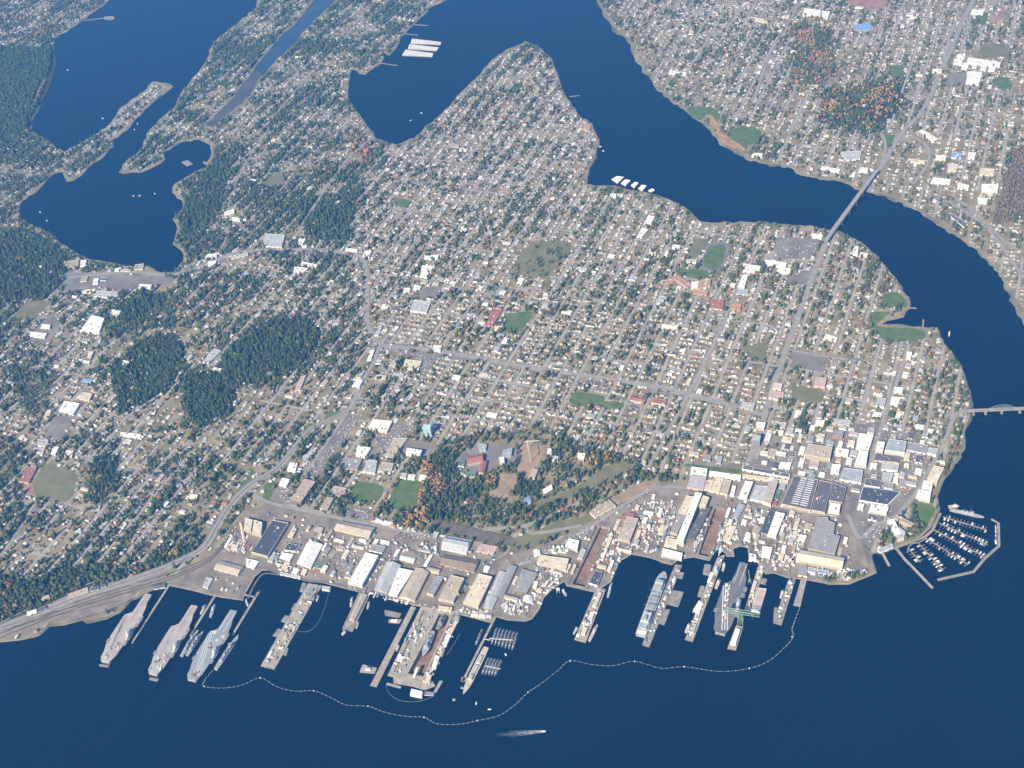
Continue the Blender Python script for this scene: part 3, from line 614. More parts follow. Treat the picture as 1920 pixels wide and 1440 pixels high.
B('L2', [
 ('pale blue tall tower with teal roof',46,'aa',1630,680,1692,685,1686,716,1624,706),
 ('tall bright white barracks tower front',20,'ww',1496,872,1622,888,1604,925,1485,908),
 ('large cream white roofed exchange store',11,'wc',1216,636,1377,650,1332,744,1174,706),
 ('white roofed hall between the parking strip and the exchange',11,'ww',1090,850,1202,870,1152,950,1075,926),
 ('ribbed beige roofed commissary hall',9,'bc',1386,790,1502,790,1382,950,1312,936),
 ('grey roofed gym hall with brick front',10,'go',985,950,1132,956,1092,1046,955,1042),
 ('left pale shop block south of the commissary',9,'lw',1166,965,1252,976,1232,1080,1130,1064),
 ('right pale shop block south of the commissary',8,'bw',1290,985,1387,1000,1362,1080,1260,1060),
 ('white hall beside the highway ramp',9,'ww',536,990,602,996,582,1070,514,1050),
 ('bright white hall in the highway loop',9,'ww',476,1115,542,1130,507,1190,444,1170),
 ('long brown parking garage beside the highway ramp',19,'tk',656,1120,752,1145,626,1322,530,1302),
 ('pale roofed hall right of the brown garage',9,'bc',892,1180,1002,1200,962,1276,860,1232),
 ('white roofed store on the western main street',10,'ww',1056,305,1137,315,1107,372,1045,360),
 ('large cream roofed supermarket store with its car park',10,'cc',1482,145,1617,160,1592,232,1460,215),
 ('pale store below the supermarket',8,'lc',1382,255,1472,266,1462,306,1370,292),
 ('pale strip store on the western main street',8,'cp',1240,270,1330,280,1320,312,1230,300),
 ('white bathhouse at the ball field edge',7,'ww',1602,1088,1657,1095,1642,1138,1590,1130),
 ('pink brick row apartment beside the wood',8,'pc',620,290,672,272,622,395,572,408),
 ('small white chapel hall beside the ball field',7,'ww',1506,1086,1566,1092,1556,1130,1500,1122),
 ('grey chapel hall with white rows',8,'lw',1446,1076,1496,1082,1486,1120,1440,1112),
 ('white ramp side shop with parked trucks',7,'lw',640,940,740,880,750,900,650,985)])
B('L1', [
 ('upper cream roofed store of the west mall',9,'cc',620,380,692,390,667,448,570,420),
 ('larger white roofed store of the west mall',10,'ww',480,445,597,465,547,548,440,516),
 ('small cream strip store of the west mall',7,'cc',350,510,387,516,352,580,324,570),
 ('long white roofed store beside the valley road',8,'ww',905,680,1057,696,1047,722,900,706),
 ('small blue roofed store at the road fork',7,'us',615,275,692,286,682,310,610,300),
 ('long white store above the blue roof',7,'wl',590,130,677,150,667,170,584,150),
 ('yellow cream store above the blue roof',8,'cc',660,75,702,75,682,120,654,116),
 ('white store at the edge of the western wood',8,'ww',920,140,972,150,947,190,914,180),
 ('long grey school roof beside the dark wood',8,'lw',1600,50,1657,70,1562,165,1518,155),
 ('pink store by the curved western road',8,'pc',245,795,337,800,322,835,244,826),
 ('pale store above the pink store',8,'lw',280,735,362,740,352,786,280,782),
 ('slim white store right of the pink store',8,'ww',392,790,442,792,412,850,380,845),
 ('pale pink store right of the slim white one',8,'wp',492,815,552,820,537,868,480,860),
 ('red roofed school beside the large playfield',9,'rp',200,940,272,946,212,1060,140,1050),
 ('small bright white church in the wooded streets',8,'ww',1420,1145,1482,1150,1476,1176,1418,1170)])
B('U1', [
 ('large white roofed school in the western wood',9,'ww',690,920,782,946,742,1060,595,1040),
 ('pale school annex above the white school',8,'wc',830,875,907,890,882,940,800,920),
 ('oval white roofed store in the western lot',8,'ww',312,992,378,994,370,1022,304,1018),
 ('long white roofed store below the oval one',8,'ww',225,1045,352,1060,332,1095,222,1076),
 ('bright white store by the bay road',8,'ww',1045,690,1137,695,1127,724,1035,716),
 ('wide pale grey roof beside the bay road',8,'lw',722,740,892,750,872,798,700,780),
 ('white store on the bay head corner',8,'ww',1556,520,1622,514,1616,540,1558,550),
 ('tan roofed hall at the left bay shore',7,'tt',475,520,592,505,582,570,480,560),
 ('white shed beside the tan hall at the bay shore',8,'ww',602,510,647,510,642,560,600,556),
 ('upper white angled apartment east of the bay',9,'wc',1680,150,1757,125,1757,155,1680,176),
 ('lower white apartment east of the bay',9,'ww',1720,188,1802,194,1796,214,1718,208)])
B('U1', [('small tan store in the bay head lot, left',6,'tc',610,640,660,632,646,668,600,672),('small white store in the bay head lot, middle',6,'ww',700,650,740,646,732,690,694,692),('low dark store in the bay head lot',5,'dw',760,640,800,644,792,664,752,660),('white boat store on the bay shore',6,'ww',860,570,892,570,890,592,858,592),('beige store strip on the bay shore',5,'bc',905,575,980,580,978,596,903,592),('tan lodge store on the right bay shore',6,'tc',1010,545,1080,535,1070,580,1005,580),('white store under the bay head lot',6,'wc',620,735,715,725,712,750,618,760),
 ('white row store by the bay corner, first',7,'wc',1540,465,1630,460,1626,490,1538,495),('long pale store row by the bay corner',7,'lc',1700,485,1855,450,1860,470,1706,508)])
B('U2', [
 ('large pale roofed store on the bay highway',9,'lc',66,310,217,320,192,414,48,404),
 ('white store right of the large highway store',8,'ww',322,345,372,350,347,396,310,386),
 ('long white store south of the bay highway',8,'ww',342,520,462,546,452,562,335,546),
 ('wide white hall below the long highway store',9,'wc',286,560,392,570,352,610,280,592),
 ('slim white store by the highway curve',7,'ww',672,420,762,430,757,446,670,436),
 ('white corner store on the highway curve',9,'ww',812,440,867,440,847,488,800,476),
 ('wide grey roofed supermarket store mid town',9,'lw',1182,810,1312,820,1277,904,1155,890),
 ('upper bright white store on the mid town hill',9,'ww',1242,550,1327,556,1312,600,1235,590),
 ('lower bright white store on the mid town hill',9,'ww',1237,600,1297,606,1282,640,1225,630),
 ('long white store at the hill top street',8,'ww',1262,480,1370,470,1362,500,1260,500),
 ('small white office by the overpass',9,'ww',1186,696,1237,706,1227,732,1180,726),
 ('white store left of the overpass office',8,'wc',1110,716,1160,722,1150,750,1102,744),
 ('magenta red roofed school mid town',9,'rp',1776,870,1847,880,1772,1005,1708,1000),
 ('cream apartment beside the magenta red school',8,'cc',1790,1000,1850,1005,1845,1035,1785,1030),
 ('bright white store on the main cross street',8,'ww',1332,1150,1392,1152,1382,1195,1325,1186),
 ('white double store left of the supermarket',8,'wc',945,840,1000,845,985,870,935,865),
 ('dark roofed store left of the supermarket',7,'dc',1020,850,1070,856,1060,890,1010,884),
 ('long slim white apartment by the curve bottom',8,'lw',912,1005,946,1005,916,1080,888,1072)])
B('U3', [
 ('diagonal red brick wing of the high school',11,'op',1245,622,1342,690,1322,722,1218,652),
 ('short red wing at the left of the high school',9,'op',1155,668,1218,632,1232,656,1166,700),
 ('right red wing of the high school with white core',11,'op',1352,682,1492,650,1486,702,1360,730),
 ('front red block of the high school',9,'oo',1360,738,1472,742,1462,772,1355,757),
 ('bright white central hall of the high school',13,'ww',1345,672,1400,676,1392,722,1340,716),
 ('red roofed hollow school block east of the high school',9,'rp',1500,800,1592,802,1582,880,1480,870),
 ('small orange roofed school block near the bridge avenue',8,'oo',1640,840,1722,842,1712,886,1640,876),
 ('white hall above the bridge avenue schools',10,'ww',1742,540,1872,556,1852,600,1730,590),
 ('slim white hall below the white hall near the bridge avenue',10,'ww',1726,625,1772,615,1742,720,1694,706),
 ('pale blue roofed pool hall near the bridge avenue',9,'sl',1690,730,1772,732,1772,770,1680,762),
 ('upper white commercial roof near the north shore',9,'ww',1022,175,1072,182,1042,240,990,232),
 ('lower white commercial roof near the north shore',9,'ww',972,270,1022,280,972,340,940,332),
 ('pale grey hall west of the high school lawn',8,'lw',1100,780,1147,782,1132,840,1085,832),
 ('long white apartment mid grid south of the schools',8,'wc',1120,990,1252,1002,1247,1026,1120,1016),
 ('white grandstand building beside the running track',7,'lw',1310,505,1390,508,1385,528,1308,525),
 ('white roofed reservoir building beside the cemetery',6,'lw',450,560,562,572,556,596,444,582),
 ('wide white store at the north shore cannery',8,'wc',735,10,832,16,826,42,730,36)])
B('U4', [
 ('upper white college hall beside the bridge road',10,'ww',-20,508,142,530,132,560,-20,545),
 ('lower white college hall beside the bridge road',10,'ww',72,560,172,576,162,610,60,592),
 ('white college library at the bridge head',9,'ww',342,310,417,320,402,346,330,336),
 ('white court apartment in the eastern grid',8,'wc',425,1060,522,1090,512,1120,420,1092),
 ('tall slim white apartment in the eastern grid',12,'wc',1040,1195,1082,1200,1072,1252,1035,1246),
 ('white apartment pair on the strait shore, left',8,'ww',640,400,680,410,672,476,634,470),
 ('white apartment pair on the strait shore, right',8,'wc',690,450,752,462,744,482,688,476),
 ('dark roofed condo with white front on the far strait shore',9,'dw',1350,165,1380,160,1500,240,1470,262),
 ('white roofed store above the far strait shore',9,'ww',1570,40,1655,45,1640,82,1580,80)])
B('L5', [
 ('white market store on the eastern avenue, upper',9,'ww',860,720,937,726,922,770,854,760),
 ('white striped market store on the eastern avenue, lower',10,'ww',840,800,912,810,887,872,824,852),
 ('grey roofed hall with white front opposite the market stores',10,'lw',722,806,792,818,776,886,706,872),
 ('bright white store at the foot of the eastern avenue',9,'ww',690,925,757,936,747,970,680,952),
 ('cream church on the eastern cross street',9,'cc',880,918,944,926,938,946,876,940)])
B('T4', [
 ('main white slab of the far comb shaped school',9,'ww',1500,430,1747,466,1736,500,1490,470),
 ('first white wing of the far comb shaped school',8,'ww',1460,468,1512,474,1492,522,1450,512),
 ('second white wing of the far comb shaped school',8,'ww',1530,478,1572,484,1562,512,1530,506),
 ('third white wing of the far comb shaped school',8,'ww',1595,488,1642,494,1632,526,1590,520),
 ('fourth white wing of the far comb shaped school',8,'ww',1660,496,1712,502,1697,536,1650,530),
 ('upper left white block of the far comb shaped school',8,'ww',1416,405,1482,410,1472,436,1414,430),
 ('lower left white block of the far comb shaped school',8,'ww',1396,440,1462,450,1452,486,1390,476),
 ('square bright white gym of the far school',12,'ww',1496,535,1607,540,1582,634,1485,616),
 ('slanting white apartment near the far bridge loop',9,'ww',1136,975,1168,975,1272,1040,1242,1064),
 ('cream store cluster roof at the far right edge, upper',9,'cc',1592,1260,1702,1266,1692,1310,1585,1310),
 ('cream store roof at the far right edge, lower',9,'wc',1600,1380,1732,1376,1722,1440,1600,1440),
 ('long white store right of the far bridge loop',8,'ww',1240,1330,1372,1346,1362,1376,1220,1370),
 ('large white hall at the far top edge',10,'ww',270,60,397,76,392,116,260,110),
 ('slim white hall beside the large one at the far top edge',9,'ww',402,80,467,86,447,140,400,116),
 ('small white hall at the far bridge head',8,'ww',692,1255,752,1260,747,1290,680,1286),
 ('long white apartment row on the far shore',8,'ww',402,1245,542,1270,532,1292,395,1266),
 ('pair of cream halls inside the far loop road',8,'wc',1260,1160,1337,1166,1332,1200,1255,1196),
 ('blue roofed store inside the far loop road',8,'uw',1382,1140,1452,1150,1447,1184,1375,1180),
 ('white store right of the blue roofed store',9,'ww',1502,1140,1562,1146,1547,1190,1500,1182),
 ('cream store below the blue roofed store',9,'cc',1352,1225,1432,1232,1412,1280,1345,1284),
 ('white store at the right below the far loop road',8,'ww',1422,1370,1512,1390,1502,1420,1420,1410),
 ('wide grey roofed hall left of the far bridge road',8,'lw',545,1140,700,1130,690,1190,590,1202),
 ('white store above the far loop on the main road',8,'wc',1232,515,1307,520,1302,546,1230,540),
 ('blue roofed field house at the far park',7,'us',612,190,760,170,792,215,690,232),
 ('white store row at the far top right edge',9,'ww',1530,70,1620,80,1610,105,1520,98),
 ('cream terrace apartment in the far loop',8,'cc',1070,1190,1180,1205,1176,1225,1066,1212)])
B('T3', [
 ('curved white care home apartment on the far shore',8,'ww',1180,528,1310,545,1304,562,1176,550),
 ('pink motel shop at the far top',8,'cc',1822,130,1920,150,1916,170,1820,152),
 ('long white far shore apartment',7,'ww',1800,1145,1880,1150,1876,1178,1796,1172),
 ('orange roofed house on the peninsula shore',7,'op',526,920,590,940,584,985,524,968)])
B('A', [('dark roofed freight shed with white front at the leftmost carrier',7,'dwg',1038,700,1112,692,1114,722,1034,735),('small dark roofed shed beside the parkway curve, left',6,'dl',605,722,662,708,668,738,612,750),('small dark roofed shed beside the parkway curve, right',6,'dl',672,702,712,696,716,718,678,728),
 ('pale concrete store pad building in the rail yard',4,'bb',455,770,590,722,598,760,450,808),('white long shed in the lower rail yard',6,'ww',178,888,244,872,248,892,182,912),('dark low shed beside the white rail shed',5,'dg',252,866,312,846,316,866,256,888),('beige shed on the slope above the rail yard',6,'bc',276,788,330,774,334,796,278,812)])
B('C', [('long beige shed standing on the dark pier',9,'bcg',972,282,1028,288,915,512,876,492)], LZ+.9)
B('C', [('long cream shed along the right dry dock edge, upper',7,'cc',1792,470,1816,478,1740,622,1714,612),('white shed along the right dry dock edge, middle',8,'ww',1706,620,1737,630,1696,722,1664,708),('cream shed along the right dry dock edge, lower',8,'wc',1600,800,1640,812,1606,918,1570,905),('cream shed at the dry dock corner',8,'cc',1532,960,1572,968,1552,1035,1512,1028),('white office hut on the west dry dock edge',6,'ww',1292,790,1318,796,1300,850,1276,842),('long white hut at the dry dock mouth',5,'ww',1440,905,1462,908,1432,985,1412,980)], LZ+.6)
B('E', [('long cream shed on the pier left of the supply ship',7,'ccg',452,960,474,966,434,1062,412,1056),('white shed in the middle of the pier left of the supply ship',7,'wc',395,1098,422,1104,408,1140,380,1134),('cream shed at the tip of the pier left of the supply ship',8,'cc',345,1200,376,1206,356,1256,330,1246),('red topped hut on the supply ship pier',5,'rw',1000,780,1022,784,1012,812,992,806)], LZ+.9)
B('F', [('long white shed on the cluttered pier, upper',7,'ww',342,820,364,826,340,890,318,882),('white shed on the cluttered pier, lower',7,'wc',262,1030,290,1038,262,1108,236,1098),('pale shed near the end of the cluttered pier',6,'lw',222,1180,242,1186,222,1245,200,1238),('cream shed on the crane pier',7,'cc',640,880,664,886,640,955,618,948)], LZ+.9)
# houses of rank along the hill, each with a red or grey roof
# ---------------------------------------------------------------- piers
def cen(P): return (sum(p[0] for p in P)/len(P), sum(p[1] for p in P)/len(P))
def pier(label, P, m=None, z=LZ+.8, name='pier', cat='pier', piles=True):
    c = cen(P); L = [(x-c[0],y-c[1]) for x,y in P]; root = thing(name, label, cat, (c[0],c[1],0))
    mb = MB(); mb.prism(L, z-1.4, z, bottom=True); mb.build('deck', m or m_deck, root)
    n = len(L); mb = MB()
    for i in range(n):
        a, b_ = L[i], L[(i+1)%n]; l_ = math.dist(a,b_)
        mb.box(((a[0]+b_[0])*.497,(a[1]+b_[1])*.497,z+.01),(l_*.97,.6,.5),math.atan2(b_[1]-a[1],b_[0]-a[0]))
    mb.build('kerb', m_quay, root)
    if piles:
        for i in range(n):
            a, b_ = L[i], L[(i+1)%n]; k = int(math.dist(a,b_)/45)
            for j in range(k):
                q = lerp(a,b_,(j+.5)/k); mb = MB(); mb.tube((q[0]*.985,q[1]*.985,-3),(q[0]*.985,q[1]*.985,z-1.4),.7,5); mb.build('pile', m_rust, root)
    return root
def strip(pts, wd):
    P = [Vector(p) for p in pts]; l_, r_ = [], []
    for i in range(len(P)):
        t = (P[min(i+1,len(P)-1)]-P[max(i-1,0)]).normalized(); nn = Vector((-t.y,t.x))*wd/2
        l_.append(tuple(P[i]+nn)); r_.append(tuple(P[i]-nn))
    return l_ + r_[::-1]
PZ = LZ+.8
pier('thin mooring pier right of the leftmost carrier', strip(W('A',1140,712,888,1102,z=PZ),8))
pier('thin mooring pier between the two carriers', strip(W('A',1457,772,1285,1045,z=PZ),9))
pier('thin angled mooring pier right of the third carrier', strip(W('B',360,968,438,985,480,930,250,1310,z=PZ)[1:],9))
pier('short walkway linking the angled mooring pier to the quay', strip(W('B',352,968,440,988,z=PZ-.2),6), piles=False)
pier('wide tan pier running out from the white workshop', W('C',530,195,648,215,245,925,128,895,z=PZ))
pier('dark pier carrying a long shed', W('C',958,272,1052,290,905,605,815,582,z=PZ), m_deck2)
pier('long narrow pier left of the big dry dock', W('C',1398,388,1442,400,1108,1072,1052,1060,z=PZ))
pier('jogged mooring pier among the submarines', strip(W('H',548,30,400,322,288,545,z=PZ),8))
pier('square mooring head at the end of the submarine pier', W('H',280,510,330,515,322,548,272,540,z=PZ+.2), piles=False)
pier('pier with cream sheds left of the supply ship', W('E',440,925,502,942,362,1312,282,1290,z=PZ))
pier('long pier alongside the supply ship', W('E',982,768,1032,776,802,1342,752,1326,z=PZ), m_deck2)
pier('long cluttered pier left of the active carrier', W('F',388,720,442,700,217,1306,163,1290,z=PZ))
pier('pier under the green hammerhead crane', W('F',678,755,722,770,622,1092,578,1080,z=PZ))
pier('pier right of the barracks ship', W('F',880,876,932,868,832,1190,774,1176,z=PZ), m_deck2)
pier('short eastern pier where the floating barrier begins', W('F',968,868,1008,868,962,1062,914,1052,z=PZ))
pier('bent ferry pier reaching left of the marina', strip(W('G',508,1048,575,1135,640,1200,800,1368,z=PZ),9))
pier('ferry slip ramp beside the terminal', strip(W('G',398,1085,455,1192,z=PZ),9), piles=False)
pier('far pier on the opposite bay shore', strip(W('T1',620,155,780,135,z=PZ),9), m_beach)
pier('wide head of the far bay pier', W('T1',780,125,850,120,860,140,835,152,782,146,z=PZ), m_beach)
pier('first small dock above the yacht harbour', strip(W('T2',1190,185,1290,191,z=PZ),7), m_beach)
pier('second small dock above the yacht harbour', strip(W('T2',1120,254,1215,263,z=PZ),7), m_beach)
pier('small dock with float below the yacht harbour', strip(W('T2',918,470,1030,488,1062,490,z=PZ),7), m_beach)
pier('slim park pier at the green cove', strip(W('U4',1160,1018,1166,955,z=PZ),6), m_beach)
pier('thin boat ramp float at the park point', strip(W('U4',1045,868,1115,872,z=PZ),5), m_beach)
pier('tiny dock on the peninsula shore', strip(W('T3',430,725,505,715,z=PZ),6), m_beach)
# big dry dock on its mole
DZ = LZ+.5
mole = W('C',1480,395,1200,972,1250,985,1248,1035,1420,1065,1500,1100,1602,1060,1562,1000,1622,860,1822,425,z=DZ)
hole = W('C',1640,450,1738,462,1500,985,1368,962,z=DZ)
root = thing('dry_dock', 'big brown floored dry dock on its own mole with two grey ships', 'dry dock', (*cen(mole),0))
bs = (*cen(mole),0.)
mb = MB(bs); mb.sheet(mole, DZ, holes=[hole]); nm_ = len(mole)
mb.add([(x,y,DZ) for x,y in mole]+[(x,y,-3) for x,y in mole], [(i,(i+1)%nm_,nm_+(i+1)%nm_,nm_+i) for i in range(nm_)]); mb.build('quay_deck', m_deck, root)
mb = MB(bs); mb.add([(x,y,DZ) for x,y in hole]+[(x,y,-13) for x,y in hole], [(i,(i+1)%4,4+(i+1)%4,4+i) for i in range(4)]); mb.build('basin_wall', m_quay, root)
mb = MB(bs); mb.sheet(hole, -13); mb.build('basin_floor', m_dock, root)
a_, b_ = hole[3], hole[2]; mb = MB(bs); mb.box(((a_[0]+b_[0])/2,(a_[1]+b_[1])/2,-12),(math.dist(a_,b_),7,DZ+11.5),math.atan2(b_[1]-a_[1],b_[0]-a_[0])); mb.build('caisson_gate', m_rust, root)
for i_, u in enumerate((.12,.88)):
    A_ = [lerp(lerp(mole[0],mole[9],u), lerp(mole[1],mole[7],u), t) for t in (.05,.95)]
    mb = MB(bs); mb.ribbon(A_, 5, DZ+.2); mb.build('crane_track', m_rail, root)
for p in dock_w:
    a_, b_ = p[3], p[2]; mb = MB(); mb.box((0,0,-8),(math.dist(a_,b_)*1.05,8,LZ+8.6)); o = mb.build('caisson_gate', m_quay)
    o.location = ((a_[0]+b_[0])/2,(a_[1]+b_[1])/2,0); o.rotation_euler = (0,0,math.atan2(b_[1]-a_[1],b_[0]-a_[0]))
    tag(o, 'long concrete gate closing the %s dry dock' % ('left brown' if p is dock_w[0] else 'middle brown'), 'gate')
pier('grey mooring float beyond the big dry dock', W('C',1200,1035,1318,1068,1310,1085,1185,1052,z=2), m_steel, 2, 'mooring_float', 'float', False)
pier('grey float angled off the corner of the big dry dock', W('C',1640,1018,1668,1022,1610,1120,1588,1112,z=2), m_steel, 2, 'mooring_float', 'float', False)
# ---------------------------------------------------------------- ships
def place(root, bow, stern, z):
    """put a ship whose local +y is the bow so that its ends sit at two surveyed points; returns its length"""
    b_, s_ = at(*bow, z), at(*stern, z); root.location = ((b_[0]+s_[0])/2,(b_[1]+s_[1])/2,0)
    root.rotation_euler = (0,0,math.atan2(b_[1]-s_[1],b_[0]-s_[0])-math.pi/2); return math.dist(b_,s_)
def hullrings(Lh, Bm, z1, flare=1.15, z0=-2, stern=.85, full=False):
    prof = [(-.5,.95),(-.45,1),(0,1),(.3,1),(.38,.93),(.44,.76),(.48,.45),(.497,.2),(.5,.05)] if full else [(-.5,stern*.9),(-.45,stern),(-.3,.97),(0,1),(.2,.98),(.33,.8),(.42,.5),(.48,.18),(.5,.03)]
    pl = lambda k, e: [(Bm/2*w_*k, Lh*(y_+(e if y_>.3 else 0)*(y_-.3)/.2)) for y_,w_ in prof] + [(-Bm/2*w_*k, Lh*(y_+(e if y_>.3 else 0)*(y_-.3)/.2)) for y_,w_ in prof[::-1]]
    return [[(x,y,z0) for x,y in pl(.86,-.03)], [(x,y,1) for x,y in pl(.95,-.02)], [(x,y,z1) for x,y in pl(flare,0)]]
def barge(label, P, m=None, h=2.2, house=None, name='barge'):
    c = cen(P); L = [(x-c[0],y-c[1]) for x,y in P]; root = thing(name, label, 'barge', (*c,0))
    mb = MB(); mb.prism([(x*.93,y*.93) for x,y in L], -1.2, h, poly2=L); mb.build('hull', m or m_steel, root)
    mb = MB(); mb.sheet([(x*.95,y*.95) for x,y in L], h+.2); mb.build('deck', m_deck2 if not house else m_deck, root)
    if house:
        q = [(x*house[0],y*house[1]) for x,y in L]; q = [(x*house[0],y*house[0]) for x,y in L]
        mb = MB(); mb.prism(q, h+.2, h+house[2]); mb.build('deckhouse', m_white, root)
        mb = MB(); mb.prism([(x*.86,y*.86) for x,y in q], h+house[2], h+house[2]+1.2); mb.build('roof', rm(house[3]), root)
    for i in range(4):
        mb = MB(); mb.tube((L[i][0]*.9,L[i][1]*.9,h),(L[i][0]*.9,L[i][1]*.9,h+1.4),.6,5); mb.build('bollard', m_black, root)
    return root
m_cdeck = [mat('carrier_deck_tan',(.47,.455,.43),rgb2=(.37,.335,.305),scale=.022,detail=8), mat('carrier_deck_brown',(.44,.43,.415),rgb2=(.36,.335,.315),scale=.02,detail=8), mat('carrier_deck_blue',(.32,.35,.37),rgb2=(.26,.285,.31),scale=.02), mat('carrier_deck_dark',(.14,.14,.15),rgb2=(.22,.21,.21),scale=.015,detail=6)]
def carrier(label, bow, stern, kind):
    root = thing('aircraft_carrier', label, 'warship', group='aircraft carriers')
    Lh = place(root, bow, stern, 19); s = Lh/330
    def S(*c): return [(c[i]*s*1.1, c[i+1]*s) for i in range(0,len(c),2)]
    mb = MB(); mb.loft(hullrings(Lh*.97, 40*s, 15, 1.1)); mb.build('hull', m_navy, root)
    dk = S(-17,-160,-16,-165,18,-165,22,-150,27,-132,30,-60,36,-54,36,-22,32,-18,32,26,36,30,36,56,28,62,24,95,16,122,14,162,12,165,-12,165,-14,160,-15,68,-30,58,-38,52,-39,20,-39,-55,-36,-62,-34,-95,-26,-124,-24,-150)
    mb = MB(); mb.prism(dk, 15, 18.6, bottom=True); d = mb.build('flight_deck', [m_cdeck[kind]], root)
    mw = m_white if kind >= 2 else mat('deck_red_streak',(.37,.29,.26),var=.2,scale=.05)
    ang = [S(-34,52,12,-150), S(-28,54,20,-148), S(-39,40,4,-154)] if kind >= 2 else [S(-34,52,8,-150), S(-26,40,16,-140)]
    for l_ in ang:
        mb = MB(); mb.ribbon(l_, 1.6 if kind != 3 else 2.6, 18.75); mb.build('deck_marking', mw, root)
    m_tr = mat('deck_red_streak',(.37,.29,.26),var=.2,scale=.05)
    if kind == 0:
        for l_,w_,mm in ((S(-33,50,-8,-110),3.2,m_dark),(S(-28,50,-14,-40),1.5,m_dark),(S(0,150,0,20),9,m_tr),(S(-2,-135,-2,-158),18,m_tr),(S(14,-10,22,-60),9,m_tr)):
            mb = MB(); mb.ribbon(l_, w_*s, 18.7+w_*.004); mb.build('deck_streak', mm, root)
    if kind == 1:
        for l_,w_ in ((S(-20,40,-4,-150),4),(S(0,158,-1,30),8),(S(8,60,16,-130),2.5),(S(-30,-80,24,-100),3)):
            mb = MB(); mb.ribbon(l_, w_*s, 18.7+w_*.004); mb.build('deck_streak', m_tr, root)
    if kind == 2:
        for q_ in ((-22,50),(22,40)):
            mb = MB(); mb.box((q_[0]*s,q_[1]*s,18.62),(15*s,13*s,.3)); mb.build('deck_patch', mat('pale_patch',(.55,.57,.55)), root)
    for x in (-9,10):
        mb = MB(); mb.ribbon(S(x,155,x,60), 1.3, 18.75); mb.build('catapult_track', mw if kind<2 else m_white, root)
    mb = MB(); mb.box((30*s,-30*s,18.6),(11*s,38*s,9)); mb.box((30*s,-32*s,27.5),(12*s,24*s,6)); mb.box((30*s,-28*s,33.5),(9*s,14*s,4)); mb.box((27*s,-14*s,18.6),(6*s,9*s,4)); mb.box((31*s,-54*s,18.6),(9*s,10*s,5)); isl = mb.build('island', mat('island_grey',(.50,.51,.50),var=.15,scale=.1), root)
    mb = MB(); mb.box((30*s,-21*s,30),(12.4*s,8*s,1.3)); mb.build('bridge_window', m_glass, isl)
    mb = MB(); mb.tube((30*s,-32*s,37),(30*s,-32*s,62),1.2,6,r2=.4); mb.box((30*s,-32*s,52),(9,1,1)); mb.build('mast', m_navy, isl)
    mb = MB(); mb.tube((30*s,-40*s,33),(30*s,-40*s,40),2.4,8); mb.build('radar', m_white, isl)
    for (x,y) in ((35,15),(35,45),(35,-75),(-39,-75)):
        mb = MB(); mb.box((x*s,y*s,18.61),(13*s,19*s,.35)); mb.build('aircraft_lift', mat('lift_plate',(.25,.25,.26),var=.1), root)
    for y in (-1,1):
        for k in range(3):
            mb = MB(); mb.box((y*(23+k)*s,(-120+k*90)*s,9),(7,22*s,4)); mb.build('sponson', m_navy, root)
    mb = MB(); mb.box((1*s,-160*s,6),(32*s,14*s,7)); mb.build('fantail', mat('fantail_pale',(.55,.52,.46)), root); mb = MB(); mb.box((1*s,-167.5*s,8),(28*s,.8,3.4)); mb.build('fantail_opening', m_dark, root)
    rr = random.Random(kind+5)
    for k in range({0:9,1:14,2:16,3:26}[kind]):
        if kind == 3: x, y = (-30+ (k%13)*2.2 + rr.uniform(-1,1)) + (8 if k > 12 else 0), 44-(k%13)*13
        elif kind == 2: x, y = rr.uniform(-14,18), -130-rr.random()*28 if k < 11 else rr.uniform(-30,20)
        else: x, y = rr.uniform(-20,24), rr.uniform(-160,-60)
        mb = MB(); mb.box((x*s,y*s,18.6),(rr.uniform(3,6),rr.uniform(5,14),rr.uniform(2,4)),rr.uniform(-.3,.3)); mb.build('deck_crate', rr.choice([m_white,m_white,m_steel,m_rust] if kind != 0 else [m_steel,m_white,m_navy]), root)
    return root
carrier('tan decked mothballed aircraft carrier, leftmost of the laid up carriers', *zp('A',1002,768,706,1222), 0)
carrier('brown streaked mothballed aircraft carrier, second from the left', *zp('A',1312,846,1028,1305), 1)
carrier('blue grey decked aircraft carrier with crates on its stern, third from the left', *zp('A',1578,878,1290,1345), 2)
barge('grey raft moored under the stern of the leftmost carrier', W('A',672,1242,740,1250,730,1264,668,1256,z=2))
barge('grey raft moored under the stern of the second carrier', W('A',1012,1330,1072,1342,1062,1360,1006,1348,z=2))
carrier('dark decked active aircraft carrier beside the green hammerhead crane', *zp('F',572,756,405,1240), 3)
